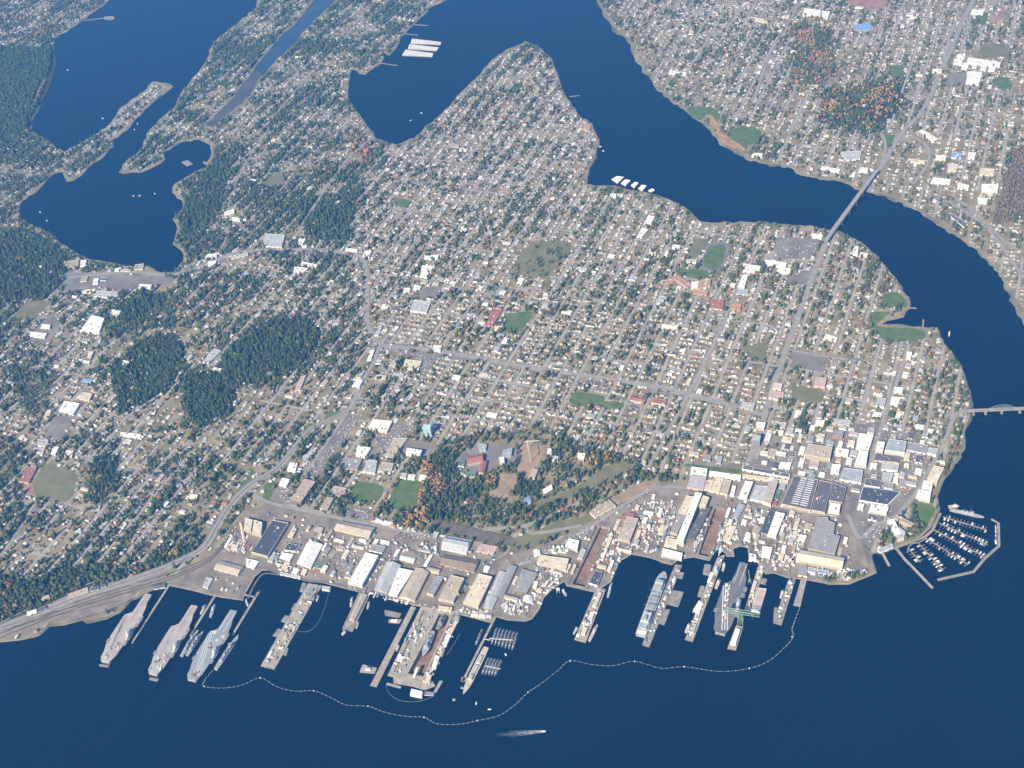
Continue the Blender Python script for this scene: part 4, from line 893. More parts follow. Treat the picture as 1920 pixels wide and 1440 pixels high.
def warship(name, label, bow, stern, Bm, shade='m', layout='destroyer', cat='warship', z=4, group=None, zb=0.):
    root = thing(name, label, cat, group=group); Lh = place(root, bow, stern, z+zb)
    root.location.z = zb
    hm = {'m':m_navy,'p':mat('pale_hull',(.48,.45,.39),var=.12,scale=.08),'d':mat('dark_hull',(.24,.25,.26),var=.15,scale=.08)}[shade]
    z1 = 6 if layout != 'supply' else 11
    mb = MB(); mb.loft(hullrings(Lh, Bm, z1, 1.08, full=layout == 'supply')); mb.build('hull', hm, root)
    def blk(nm, y, l_, w_, h_, z0=None, m=None, x=0): mb = MB(); mb.box((x, y*Lh, z1 if z0 is None else z0),(w_*Bm,l_*Lh,h_),taper=.92); return mb.build(nm, m or hm, root)
    def mast(y, h_, z0): mb = MB(); mb.tube((0,y*Lh,z0),(0,y*Lh,z0+h_),.9,5,r2=.35); mb.box((0,y*Lh,z0+h_*.7),(8,.8,.8)); mb.build('mast', hm, root)
    if layout == 'destroyer':
        blk('superstructure', .13, .16, .72, 7); blk('bridge', .16, .07, .66, 5, z1+7); blk('superstructure', -.12, .2, .7, 6); blk('hangar', -.24, .09, .74, 6)
        blk('funnel', .03, .035, .3, 10); blk('funnel', -.1, .035, .3, 12); mast(.12, 16, z1+10); mast(-.06, 12, z1+6)
        for y in (.32,-.33):
            mb = MB(); mb.tube((0,y*Lh,z1),(0,y*Lh,z1+3),2.6,8,r2=2); mb.tube((0,y*Lh,z1+2),(0,y*Lh+7*(1 if y>0 else -1),z1+3),.4,5); mb.build('gun_turret', hm, root)
        mb = MB(); mb.sheet([(-Bm*.4,-.46*Lh),(Bm*.4,-.46*Lh),(Bm*.4,-.38*Lh),(-Bm*.4,-.38*Lh)], z1+.15); mb.build('helicopter_pad', m_steel, root)
    elif layout == 'supply':
        blk('forward_superstructure', .26, .12, .8, 12); blk('bridge', .29, .05, .86, 6, z1+12); blk('aft_superstructure', -.26, .16, .86, 15, m=mat('pale_navy',(.50,.51,.50))); blk('hangar', -.37, .09, .8, 9); blk('boat_deck', -.26, .1, 1., 7); blk('funnel', -.3, .05, .34, 24)
        for y in (.14,.02,-.1):
            mb = MB()
            for sx in (-1,1): mb.tube((sx*Bm*.32,y*Lh,z1),(sx*Bm*.32,y*Lh,z1+20),.9,5); mb.tube((sx*Bm*.32,y*Lh,z1+19),(sx*Bm*.62,y*Lh,z1+15),.5,4)
            mb.box((0,y*Lh,z1+18.5),(Bm*.64,1.6,1.6)); mb.build('kingpost', m_steel, root)
        for k in range(6): blk('cargo_hatch', .2-.07*k, .04, .5, 1.6, m=m_steel)
        mast(.3, 18, z1+18); mast(-.25, 16, z1+16)
        mb = MB(); mb.sheet([(-Bm*.42,-.49*Lh),(Bm*.42,-.49*Lh),(Bm*.46,-.43*Lh),(-Bm*.46,-.43*Lh)], z1+.2); mb.build('helicopter_pad', m_white, root)
        mb = MB(); mb.box((0,0,z1),(Bm*.8,.32*Lh,3)); mb.build('cargo_deck', m_steel, root)
    elif layout == 'stripped':
        blk('deckhouse', .04, .3, .62, 4.5); blk('deckhouse', -.22, .16, .6, 5); blk('bridge', .17, .08, .66, 9); mast(.15, 9, z1+9); blk('hatch', .33, .05, .3, 1.5)
    elif layout == 'tug':
        blk('deckhouse', .08, .36, .62, 4, m=m_white); blk('wheelhouse', .14, .16, .5, 3.5, z1+4, m=m_white); blk('funnel', -.12, .09, .2, 6); mast(.05, 8, z1+5)
    elif layout == 'museum':
        blk('superstructure', .12, .16, .6, 7); blk('bridge', .16, .07, .5, 5, z1+7); blk('deckhouse', -.12, .26, .55, 4); blk('funnel', .0, .045, .34, 10); blk('funnel', -.12, .045, .34, 10); mast(.1, 20, z1+8); mast(-.07, 14, z1+4)
        for y in (.32,-.26,-.36):
            mb = MB(); mb.tube((0,y*Lh,z1),(0,y*Lh,z1+3.5),2.8,8,r2=2.2); mb.build('gun_turret', hm, root)
    return root
warship('supply_ship','large grey supply ship with white aft superstructure at the long pier',*zp('E',908,822,742,1262),34,'m','supply','ship',8)
warship('mothballed_frigate','left grey mothballed frigate of the pair beside the second carrier',*zp('A',1340,1010,1225,1190),14,'m')
warship('mothballed_frigate','right grey mothballed frigate of the pair beside the second carrier',*zp('A',1372,1020,1262,1185),14,'m')
warship('mothballed_destroyer','slim grey mothballed destroyer right of the third carrier',*zp('A',1612,1045,1455,1280),17,'m')
warship('stripped_cruiser','long pale stripped cruiser hull beside the submarines',*zp('H',292,650,478,272)[::1],22,'p','stripped')
warship('docked_cruiser','grey cruiser high in the big dry dock, lower ship',*zp('C',1500,812,1580,600),22,'m',zb=-6)
warship('docked_ship','dark grey ship at the head of the big dry dock',*zp('C',1622,590,1690,440),19,'d',zb=-6)
warship('museum_destroyer','grey museum destroyer moored above the marina docks',*zp('G',1210,805,935,742),13,'m','museum')
warship('red_ship','small red work ship at the museum destroyer',*zp('G',1010,715,925,722),12,'p','tug','boat',4)
tugs = [('C',905,312,888,392,8,'white harbour ship left of the shed pier'),('C',1050,352,1030,410,7,'white tug right of the shed pier'),('C',960,520,935,575,7,'grey tug near the end of the shed pier'),
 ('C',850,600,815,630,9,'white tug at the tip of the shed pier'),('A',1390,842,1355,905,8,'white barge tug behind the thin mooring pier'),('A',1450,840,1420,925,11,'grey work ship right of the thin mooring pier'),
 ('E',445,1185,388,1298,10,'white harbour ship at the end of the cream shed pier'),('E',310,1200,280,1250,8,'small grey tug left of the cream shed pier'),('E',545,895,515,995,8,'grey workboat right of the cream shed pier'),
 ('F',440,755,425,812,9,'pale blue tug above the cluttered pier'),('F',405,870,378,935,11,'white tug beside the cluttered pier'),('F',200,1175,170,1240,10,'white workboat at the end of the cluttered pier'),
 ('F',845,945,825,1000,8,'white workboat left of the short eastern piers'),('E',200,940,225,985,9,'small green crane boat at the left dock gate'),('B',985,975,960,1020,6,'white tug right of the wide tan pier'),('C',1360,650,1345,720,6,'slim grey workboat left of the big dry dock'),
 ('A',1660,805,1672,850,7,'white launch beside the angled mooring pier'),('C',1300,715,1275,765,7,'white launch beside the long narrow pier'),('U4',1360,1050,1358,1078,6,'small pale boat off the park pier')]
for k,x0,y0,x1,y1,bm,lb in tugs: warship('harbour_tug', lb, *zp(k,x0,y0,x1,y1), bm, 'm' if 'grey' in lb or 'green' in lb else 'p', 'tug', 'boat', 4)
barge('grey float at the root of the wide tan pier', W('C',482,190,515,196,492,275,455,268,z=2))
barge('small grey barge along the wide tan pier', W('C',418,362,442,368,412,426,384,420,z=2))
barge('large grey barge along the wide tan pier', W('C',335,464,380,476,350,532,298,520,z=2))
barge('outermost grey barge along the wide tan pier', W('C',276,578,312,590,270,650,228,640,z=2))
barge('small grey float on the right of the wide tan pier', W('C',340,738,365,744,345,810,318,800,z=2))
barge('covered boat house float beside the wide tan pier', W('C',650,222,728,232,716,270,642,258,z=2), house=(.85,.85,6,'l'))
barge('orange brown rusty barge in the basin left of the narrow pier', W('C',1172,420,1318,450,1300,490,1178,470,z=2), m_rust)
barge('white and red work barge below the rusty barge', W('C',1212,500,1325,500,1300,538,1205,530,z=2), m_rust, house=(.5,.5,5,'w'))
barge('grey crane barge at the tip of the narrow pier', W('C',990,880,1110,910,1090,960,962,948,z=2), house=(.35,.35,6,'l'))
barge('big white roofed barge at the mouth of the dry dock', W('C',1400,1095,1505,1120,1495,1172,1388,1150,z=2), house=(.92,.92,9,'w'))
barge('white hulled boat barge beside the big white roofed barge', W('C',1512,1105,1592,1118,1588,1145,1505,1142,z=2), m_white)
barge('wide grey deck barge right of the supply ship', W('E',965,948,1042,960,1002,1066,922,1046,z=2))
barge('narrow grey deck barge right of the supply ship', W('E',908,1078,948,1082,906,1192,868,1180,z=2))
barge('small square float beside the supply ship pier', W('E',1005,820,1045,826,1030,870,995,862,z=2))
barge('grey float left of the cluttered pier, upper', W('F',300,765,345,772,335,850,286,838,z=2))
barge('grey float left of the cluttered pier, lower', W('F',272,915,302,920,282,1000,248,992,z=2))
barge('white shed barge along the cluttered pier', W('F',262,1018,292,1030,258,1115,212,1100,z=2), house=(.8,.8,8,'w'))
barge('white barracks ship with pink roof beside the crane pier', W('F',672,942,732,950,682,1114,618,1100,z=3), m_navy, 4, house=(.92,.92,13,'p'), name='barracks_ship')
barge('brown decked barge with white house below the green crane', W('F',518,1188,568,1200,516,1368,454,1356,z=3), m_rust, 3, house=(.62,.62,9,'w'))
barge('small grey barge beside the barracks ship', W('F',690,862,732,870,722,910,684,902,z=2))
barge('grey mooring barge at the short eastern piers', W('F',782,1065,812,1070,800,1170,774,1165,z=2))
barge('red striped caisson float at the great hall basin', W('F',-10,735,62,752,56,772,-14,752,z=2), m_rust)
barge('tiny white buoy barge beyond the stripped cruiser', W('H',206,680,234,684,228,698,204,694,z=2), m_white)
barge('white raft beside the stripped cruiser bow', W('H',272,586,298,590,294,602,270,598,z=2), m_white)
# submarines
def submarine(label, bow, stern, r=5.2):
    root = thing('submarine', label, 'submarine', group='laid up submarines'); Lh = place(root, bow, stern, 3); rings = []
    for t,k in ((-.5,.1),(-.42,.5),(-.3,.85),(-.1,1),(.3,1),(.42,.85),(.47,.6),(.5,.15)):
        rings.append([(r*k*math.cos(a), t*Lh, -1.2+r*k*math.sin(a)) for a in [2*math.pi*i/12 for i in range(12)]])
    mb = MB(); mb.loft(rings); mb.build('hull', mat('submarine_grey',(.17,.18,.20),var=.2,scale=.06), root)
    mb = MB(); mb.box((0,.18*Lh,3),(2.4,9,6.5),taper=.85); mb.build('sail', mat('submarine_sail',(.25,.26,.27)), root)
    mb = MB(); mb.box((0,-.47*Lh,-.5),(.8,4,5),taper=.7); mb.build('rudder', m_black, root)
    for y in (.33,-.05,-.28):
        mb = MB(); mb.box((0,y*Lh,r-1.5),(2.5,5,1.2)); mb.build('hatch_cover', m_white if y == -.28 else m_steel, root)
    return root
ords = ['first','second','third','fourth','fifth','sixth','seventh','eighth']
for i in range(7):
    x = 565+i*27; y = 105+i*6
    submarine('dark submarine in the upper raft, %s from the pier' % ords[i], *zp('H', x-20*0+i*.0, y, x-52-i*1.5+i*2, y+150+i*2))
submarine('dark submarine alone left of the mooring pier', *zp('H',448,118,385,262))
for i in range(5):
    x = 500+i*25; y = 345+i*5
    submarine('dark submarine in the lower raft, %s from the cruiser' % ords[i], *zp('H', x, y, x-62, y+150-i*2))
for j,(a_,b_2) in enumerate((((500,190),(690,215)),((455,205),(510,215)),((470,420),(590,445)))):
    p = strip(W('H',a_[0],a_[1]+ (10 if j==0 else 0),b_2[0],b_2[1],z=4.5),3); pier('white gangway across the %s' % ('upper submarine raft','pier gap','lower submarine raft')[j], p, m_white, 5.2, 'gangway', 'gangway', False)
# ---------------------------------------------------------------- cranes
def hammerhead():
    c = at(*zp('F',548,1175)[0], LZ+1); root = thing('hammerhead_crane','tall green hammerhead crane on its pier beside the dark carrier','crane',(*c,LZ+.9))
    a0 = at(*zp('F',465,1135)[0], 58); a1 = at(*zp('F',658,1165)[0], 58); an = math.atan2(a1[1]-a0[1],a1[0]-a0[0]); root.rotation_euler = (0,0,an)
    mb = MB(); hb, ht = 9, 6
    for sx in (-1,1):
        for sy in (-1,1): mb.tube((sx*hb,sy*hb,0),(sx*ht,sy*ht,50),1.1,5)
    for k in range(4):
        z0, z1 = k*12.5, (k+1)*12.5
        w0, w1 = hb+(ht-hb)*z0/50, hb+(ht-hb)*z1/50
        for (s1,s2) in (((-1,-1),(1,-1)),((1,-1),(1,1)),((1,1),(-1,1)),((-1,1),(-1,-1))):
            mb.tube((s1[0]*w0,s1[1]*w0,z0),(s2[0]*w1,s2[1]*w1,z1),.5,4); mb.tube((s2[0]*w0,s2[1]*w0,z0),(s1[0]*w1,s1[1]*w1,z1),.5,4); mb.tube((s1[0]*w1,s1[1]*w1,z1),(s2[0]*w1,s2[1]*w1,z1),.5,4)
    mb.build('tower', m_green, root)
    mb = MB()
    for sy in (-5,5):
        mb.tube((-52,sy,52),(62,sy,52),1.1,4); mb.tube((-46,sy,62),(40,sy,63),1,4)
        for k in range(12): x = -52+k*9.5; mb.tube((x,sy,52),(x+4.7,sy,62),.5,4); mb.tube((x+4.7,sy,62),(x+9.5,sy,52),.5,4)
    for k in range(13): mb.tube((-52+k*9.5,-5,52),(-52+k*9.5,5,52),.6,4)
    mb.build('jib', m_green, root)
    mb = MB(); mb.box((-44,0,53),(15,12,9)); mb.build('counterweight_house', m_green, root)
    mb = MB(); mb.box((38,0,49),(6,8,4)); mb.tube((38,0,49),(38,0,24),.4,4); mb.build('trolley', m_green, root)
hammerhead()
def portal_crane(label, k, x, y, az, m, boom=38, h=22):
    c = at(*zp(k,x,y)[0], LZ+1); root = thing('portal_crane', label, 'crane', (*c,LZ+1.0), az, 'dockside cranes')
    mb = MB()
    for sx in (-5,5):
        for sy in (-5,5): mb.tube((sx,sy,0),(sx*.7,sy*.7,h*.6),.7,5)
    mb.box((0,0,h*.6),(9,9,1.4)); mb.build('portal_leg_frame', m, root)
    mb = MB(); mb.box((0,-1,h*.6+1.4),(6,9,5)); mb.build('cab', m, root)
    mb = MB()
    for sx in (-1.2,1.2): mb.tube((sx,3,h*.6+4),(sx*.4,boom*.75,h*.6+boom*.62),.5,4)
    for j in range(6):
        t0, t1 = j/6,(j+1)/6; mb.tube((-1.2+.8*t0,3+(boom*.75-3)*t0,h*.6+4+(boom*.62-4)*t0),(1.2-.8*t1,3+(boom*.75-3)*t1,h*.6+4+(boom*.62-4)*t1),.3,4)
    mb.build('boom', m, root)
m_grn2 = mat('dull_green_paint',(.16,.24,.20)); m_yel = mat('crane_yellow',(.55,.42,.12))
for a in [('white portal crane left of the big dry dock','C',1440,640,.6,m_white),('grey portal crane on the big dry dock mole near its head','C',1790,520,2.,m_steel),('white portal crane at the mouth of the big dry dock','C',1545,985,-1.,m_white),
 ('dull green portal crane on the left dry dock edge','E',470,700,1.,m_grn2),('pale portal crane among the pipe racks','E',800,520,2.4,m_white),('dull green portal crane on the middle mole','F',410,640,.3,m_grn2),
 ('dark portal crane at the narrow dock head','F',655,420,1.4,m_steel),('pale portal crane on the short mole','F',890,760,-.7,m_white),('green portal crane beside the active carrier','F',612,900,.4,m_green),('white portal crane in the crane track bend','D',1560,720,2.,m_white),
 ('pale portal crane on the wide tan pier','C',560,330,.8,m_steel),('yellow crane beside the cream workshop','D',720,760,.5,m_yel)]: portal_crane(*a)
for lb,k,x,y,az in (('white tower crane at the upper building site','L3',830,890,.4),('white tower crane at the lower building site','L3',850,990,2.0)):
    c = at(*zp(k,x,y)[0], LZ+1); root = thing('tower_crane', lb, 'crane', (*c,LZ+.6), az)
    mb = MB()
    for sx in (-1,1):
        for sy in (-1,1): mb.tube((sx,sy,0),(sx,sy,45),.35,4)
    for j in range(9): mb.tube((-1,-1,j*5),(1,1,j*5+5),.25,4); mb.tube((1,-1,j*5),(-1,1,j*5+5),.25,4)
    mb.build('mast', m_white, root)
    mb = MB(); mb.box((18,0,45),(60,1.6,1.6)); mb.tube((0,0,46),(0,0,54),.5,4); mb.tube((0,0,54),(40,0,46.5),.25,4); mb.tube((0,0,54),(-10,0,46.5),.25,4); mb.build('jib', m_white, root)
    mb = MB(); mb.box((-10,0,42.5),(4,3,3)); mb.build('counterweight', m_quay, root)
# ---------------------------------------------------------------- floating barrier
BAR = [(1499,1140),(1490,1165),(1485,1180),(1487,1195),(1470,1215),(1440,1240),(1405,1253),(1350,1259),(1283,1250),(1240,1253),(1190,1240),(1150,1248),(1110,1246),(1069,1239),(1045,1258),(1010,1285),(990,1298),(965,1322),(935,1342),(895,1351),(860,1358),(820,1357),(795,1345),(760,1343),(720,1335),(690,1324),(650,1322),(620,1308),(588,1295),(555,1296),(520,1288),(488,1271),(455,1284),(420,1290),(383,1287),(384,1275),(398,1258)]
bw = dens([at(x,y,.5) for x,y in smooth(BAR,4)], 14.5)
c0 = bw[len(bw)//2]; root = thing('floating_barrier','long curving line of white floats guarding the shipyard piers','barrier',(*c0,0))
fl = None; m_float = mat('float_white',(.62,.64,.63),var=.08)
mb = MB((*c0,0)); mb.ribbon(bw, .9, .55)
for p_ in bw: mb.box((p_[0],p_[1],-.3),(1.2,1.2,1.1))
mb.build('net_cable', mat('net_grey',(.28,.31,.33)), root)
step = max(1, int(math.ceil(len(bw)/295)))
for i in range(0, len(bw), step):
    p_ = bw[i]; q_ = bw[min(i+1,len(bw)-1)]; o_ = bw[max(i-1,0)]; an = math.atan2(q_[1]-o_[1],q_[0]-o_[0])+math.pi/2
    if fl is None: mb = MB(); mb.box((0,0,-.3),(3.2,1.1,1.3)); mb.tube((0,0,1.),(0,0,2.6),.2,4); fl = mb.build('float', m_float, root); f = fl
    else: f = fl.copy(); col.objects.link(f)
    f.location = (p_[0]-c0[0],p_[1]-c0[1],0); f.rotation_euler = (0,0,an)
ANC = [(1485,1194),(1405,1253),(1283,1250),(1190,1240),(1069,1239),(990,1298),(895,1351),(795,1345),(690,1324),(588,1295),(488,1271),(383,1287)]
by = None
for i,(x,y) in enumerate(ANC):
    p_ = at(x,y,1)
    if by is None:
        mb = MB(); mb.tube((0,0,-.8),(0,0,2.4),2.2,8,r2=1.8); mb.tube((0,0,2.4),(0,0,6),.5,5); by = mb.build('anchor_buoy', m_white); o = by
    else: o = by.copy(); col.objects.link(o)
    o.location = (*p_,0); tag(o, 'white anchor buoy, %s from the right along the floating barrier' % (ords+['ninth','tenth','eleventh','twelfth'])[i], 'buoy', 'barrier anchor buoys')
# booms inside the harbour
for lb,k,c in (('thin boom curve beside the shed pier','C',(700,290,670,400,630,500,580,570,520,605,440,600)),('thin boom arc around the dry dock mouth','C',(1190,1060,1210,1120,1270,1170,1360,1195,1480,1190,1590,1150)),('thin straight boom right of the big dry dock','C',(1812,620,1760,710,1702,800))):
    w_ = [at(x,y,.4) for x,y in smooth(zp(k,*c),6)]; mb = MB((*w_[0],0)); mb.ribbon(w_, 1.3, .4); mb.ribbon(w_, .6, .9); o = mb.build('floating_boom', mat('boom_grey',(.24,.29,.31))); o.location = (*w_[0],0); tag(o, lb, 'boom')
# ---------------------------------------------------------------- motor boat and wake
b0 = at(1020,1371,1); b1 = at(945,1377,1); an = math.atan2(b0[1]-b1[1],b0[0]-b1[0])
root = thing('motor_boat','white motor boat trailing a long foam wake','boat',(*b0,0),an-math.pi/2)
mb = MB(); mb.loft(hullrings(12,4.,1.8)); mb.build('hull', m_white, root); mb = MB(); mb.box((0,-1,1.8),(2.6,4,1.6)); mb.build('cabin', m_white, root); mb = MB(); mb.box((0,1.6,2.6),(3.05,.3,.8)); mb.build('windscreen', m_glass, root)
m_foam = bpy.data.materials.new('foam'); m_foam.use_nodes = True; n = m_foam.node_tree; b = n.nodes['Principled BSDF']; b.inputs['Base Color'].default_value = (.75,.78,.8,1)
tc = n.nodes.new('ShaderNodeTexCoord'); sx = n.nodes.new('ShaderNodeSeparateXYZ'); n.links.new(tc.outputs['Generated'], sx.inputs[0])
ns = n.nodes.new('ShaderNodeTexNoise'); ns.inputs['Scale'].default_value = 14; n.links.new(tc.outputs['Object'], ns.inputs['Vector']); ns.inputs['Scale'].default_value = .06
mm = n.nodes.new('ShaderNodeMath'); mm.operation = 'MULTIPLY'; pw = n.nodes.new('ShaderNodeMath'); pw.operation = 'POWER'; pw.inputs[1].default_value = 1.9
n.links.new(sx.outputs[0], pw.inputs[0]); n.links.new(pw.outputs[0], mm.inputs[0])
rp = n.nodes.new('ShaderNodeMapRange'); rp.inputs[1].default_value = .22; rp.inputs[2].default_value = .5; n.links.new(ns.outputs[0], rp.inputs[0]); n.links.new(rp.outputs[0], mm.inputs[1]); n.links.new(mm.outputs[0], b.inputs['Alpha'])
mb = MB(); rr = random.Random(3); L_ = 190.
for side in (-1,1):
    for lane,(w0,w1,ln) in enumerate(((.1,.9,.8),(1.6,2.4,1.),(2.9,3.6,.6))):
        V = []; K = 26
        for j in range(K+1):
            t = j/K; x = 5-L_*ln*t; sp = 1+2.0*t
            V += [(x, side*(w0*sp+rr.uniform(-.3,.3)), .12+lane*.03),(x, side*(w1*sp+rr.uniform(-.4,.4)), .12+lane*.03)]
        mb.add(V, [(2*j,2*j+1,2*j+3,2*j+2) for j in range(K)])
o = mb.build('wake', m_foam); o.location = (*b0,0); o.rotation_euler = (0,0,an); o['kind'] = 'stuff'; tag(o,'white foam wake behind the motor boat','wake')
# ---------------------------------------------------------------- marina
bk = strip(W('G',1265,818,1322,850,1327,1032,1215,1130,1125,1237,838,1302,z=2),9)
pier('pale bent breakwater float enclosing the marina', bk, m_beach, 2, 'breakwater', 'breakwater', False)
pier('pale promenade strip along the marina shore', strip(W('G',490,1052,740,960,800,905,862,770,z=LZ+.9),9), m_beach, LZ+1, 'promenade', 'promenade', False)
MD = [(880,800,1230,905,'uppermost'),(850,850,1237,1022,'second'),(812,905,1215,1120,'third'),(750,972,1082,1180,'fourth'),(690,1012,882,1226,'fifth'),(608,1052,702,1160,'lowest')]
boat_proto = []
def boat_mesh(i):
    mb = MB(); Lb = (9,12,15)[i]; mb.loft(hullrings(Lb,Lb*.32,1.6))
    mb.box((0,-Lb*.05,1.6),(Lb*.24,Lb*.4,1.6),taper=.85)
    if i == 0: mb.tube((0,Lb*.1,1.6),(0,Lb*.1,13),.22,4); mb.tube((0,Lb*.1,3.2),(0,-Lb*.4,3.2),.2,4)
    else: mb.box((0,-Lb*.02,3.2),(Lb*.2,Lb*.2,1.2))
    return mb
hull_m = [mat('boat_white',(.82,.82,.80),rough=.35,var=.04), mat('boat_cream',(.70,.67,.58),rough=.4), mat('boat_blue',(.12,.18,.32),rough=.4)]
btempl = {}
def boat(label, x, y, rz, group=None, kind=None, hm=None, name=None):
    kind = random.choice((0,0,1,1,2)) if kind is None else kind; hm = random.choice((0,0,0,0,1,2)) if hm is None else hm
    if (kind,hm) not in btempl: o = boat_mesh(kind).build('boat', hull_m[hm]); btempl[kind,hm] = o.data
    else: o = bpy.data.objects.new('boat', btempl[kind,hm]); col.objects.link(o)
    o.name = name or ('sailing_boat' if kind == 0 else 'motor_cruiser')
    o.location = (x,y,0); o.rotation_euler = (0,0,rz); o.scale = (1.,1.,1.)
    tag(o, label.replace('@', ('white','cream','blue')[hm]+(' sailing boat' if kind == 0 else (' small cruiser' if kind == 1 else ' large cruiser'))), 'boat', group); return o
for x0,y0,x1,y1,nm in MD:
    a_, b_ = W('G',x0,y0,x1,y1,z=1.2); root = pier('%s finger dock of the marina' % nm, strip([a_,b_],3.2), m_beach, 1.4, 'marina_dock', 'dock', False)
    c = root.location; d = Vector(b_)-Vector(a_); Ld = d.length; t = d.normalized(); nn = Vector((-t.y,t.x)); k = int(Ld/12.5); an = math.atan2(t.y,t.x)
    for j in range(1,k+1):
        p_ = Vector(a_)+t*(j*Ld/(k+.5))
        for sg in (-1,1):
            mb = MB(); q = p_+nn*sg*8.4; mb.box((q.x-c.x,q.y-c.y,.5),(1.6,13.5,.8),an); mb.build('finger', m_beach, root)
            for dd in (-3.3,3.3):
                if random.random() < (.30 if nm != 'uppermost' else .12):
                    q2 = p_+nn*sg*9+t*dd; boat('@ moored at the %s marina dock' % nm, q2.x, q2.y, an+(0 if sg < 0 else math.pi)+math.pi, 'boats at the %s marina dock' % nm)
pier('curved access float linking the lower marina docks', strip(W('G',750,972,690,1005,640,1012,608,1040,598,1082,z=1.2),3.4), m_beach, 1.5, 'access_float', 'dock', False)
for j in range(10):
    q = W('G',1300+random.uniform(-2,2)*0,880+j*14,z=1)[0]; boat('@ moored along the inside of the marina breakwater', q[0], q[1], .3, 'boats along the breakwater')
SB = [(127,131,'on the open bay at upper left'),(250,367,'leftmost of three near the bay mouth'),(262,367,'middle of three near the bay mouth'),(290,363,'rightmost of three near the bay mouth'),(902,152,'on the strait beside the long peninsula'),(790,212,'in the middle of the yacht bay'),(770,226,'near the head of the yacht bay'),
 (918,1330,'outside the submarine raft, right of two'),(893,1319,'outside the submarine raft, left of two'),(948,1227,'just below the upper submarine raft'),(258,232,'in the narrow channel by the spit, right'),(252,243,'in the narrow channel by the spit, left'),(193,222,'off the wooded spit'),(75,398,'near the left bay shore'),(88,414,'below the left bay shore boat'),(1125,275,'anchored off the peninsula, upper'),(1131,283,'anchored off the peninsula, lower')]
for x,y,lb in SB: q = at(x,y,1); o = boat('@ '+lb, q[0], q[1], random.uniform(0,6), None, 2, 0); o.scale = (1.05,1.05,1.05) if y < 1000 else (.8,.8,.8)
# covered moorages
def moorage(label, P, nseg):
    c = cen(P); L = [(x-c[0],y-c[1]) for x,y in P]; root = thing('covered_moorage', label, 'boathouse', (*c,0))
    mb = MB(); mb.prism(L, .4, 1.2, bottom=True); mb.build('float', m_beach, root)
    for j in range(nseg):
        u0, u1 = (j+.06)/nseg, (j+.94)/nseg
        Q = [lerp(L[0],L[1],u0),lerp(L[0],L[1],u1),lerp(L[3],L[2],u1),lerp(L[3],L[2],u0)]; m0, m1 = lerp(Q[0],Q[1],.5), lerp(Q[3],Q[2],.5)
        mb = MB(); mb.add([(*Q[0],5),(*Q[1],5),(*Q[2],5),(*Q[3],5),(*m0,7),(*m1,7)], [(0,4,5,3),(4,1,2,5),(0,1,4),(3,2,5)]); mb.build('roof', rm('w'), root)
        for q in Q: mb = MB(); mb.tube((*q,1),(*q,5),.25,4); mb.build('post', m_steel, root)
moorage('upper row of white roofed boathouses in the yacht harbour', W('T2',1170,290,1392,316,1382,336,1158,326,z=5), 14)
moorage('middle row of white roofed boathouses in the yacht harbour', W('T2',1150,332,1372,356,1352,382,1138,366,z=5), 14)
moorage('lower row of white roofed boathouses in the yacht harbour', W('T2',1120,372,1332,400,1322,426,1094,416,z=5), 14)
for i,c in enumerate(((745,1345,790,1320,842,1326,790,1376),(815,1375,850,1345,892,1350,850,1396),(890,1390,925,1363,952,1370,915,1412),(945,1415,975,1385,1012,1390,975,1436),(1020,1430,1050,1413,1072,1424,1040,1444))):
    moorage('white boathouse block, %s from the left on the narrows shore' % ords[i], W('T3',*c,z=5), 5)
pier('red roofed cannery wharf below the white boathouses', W('T3',735,1395,760,1390,900,1430,890,1448,z=PZ), rm('r'), PZ, 'wharf', 'wharf', False)
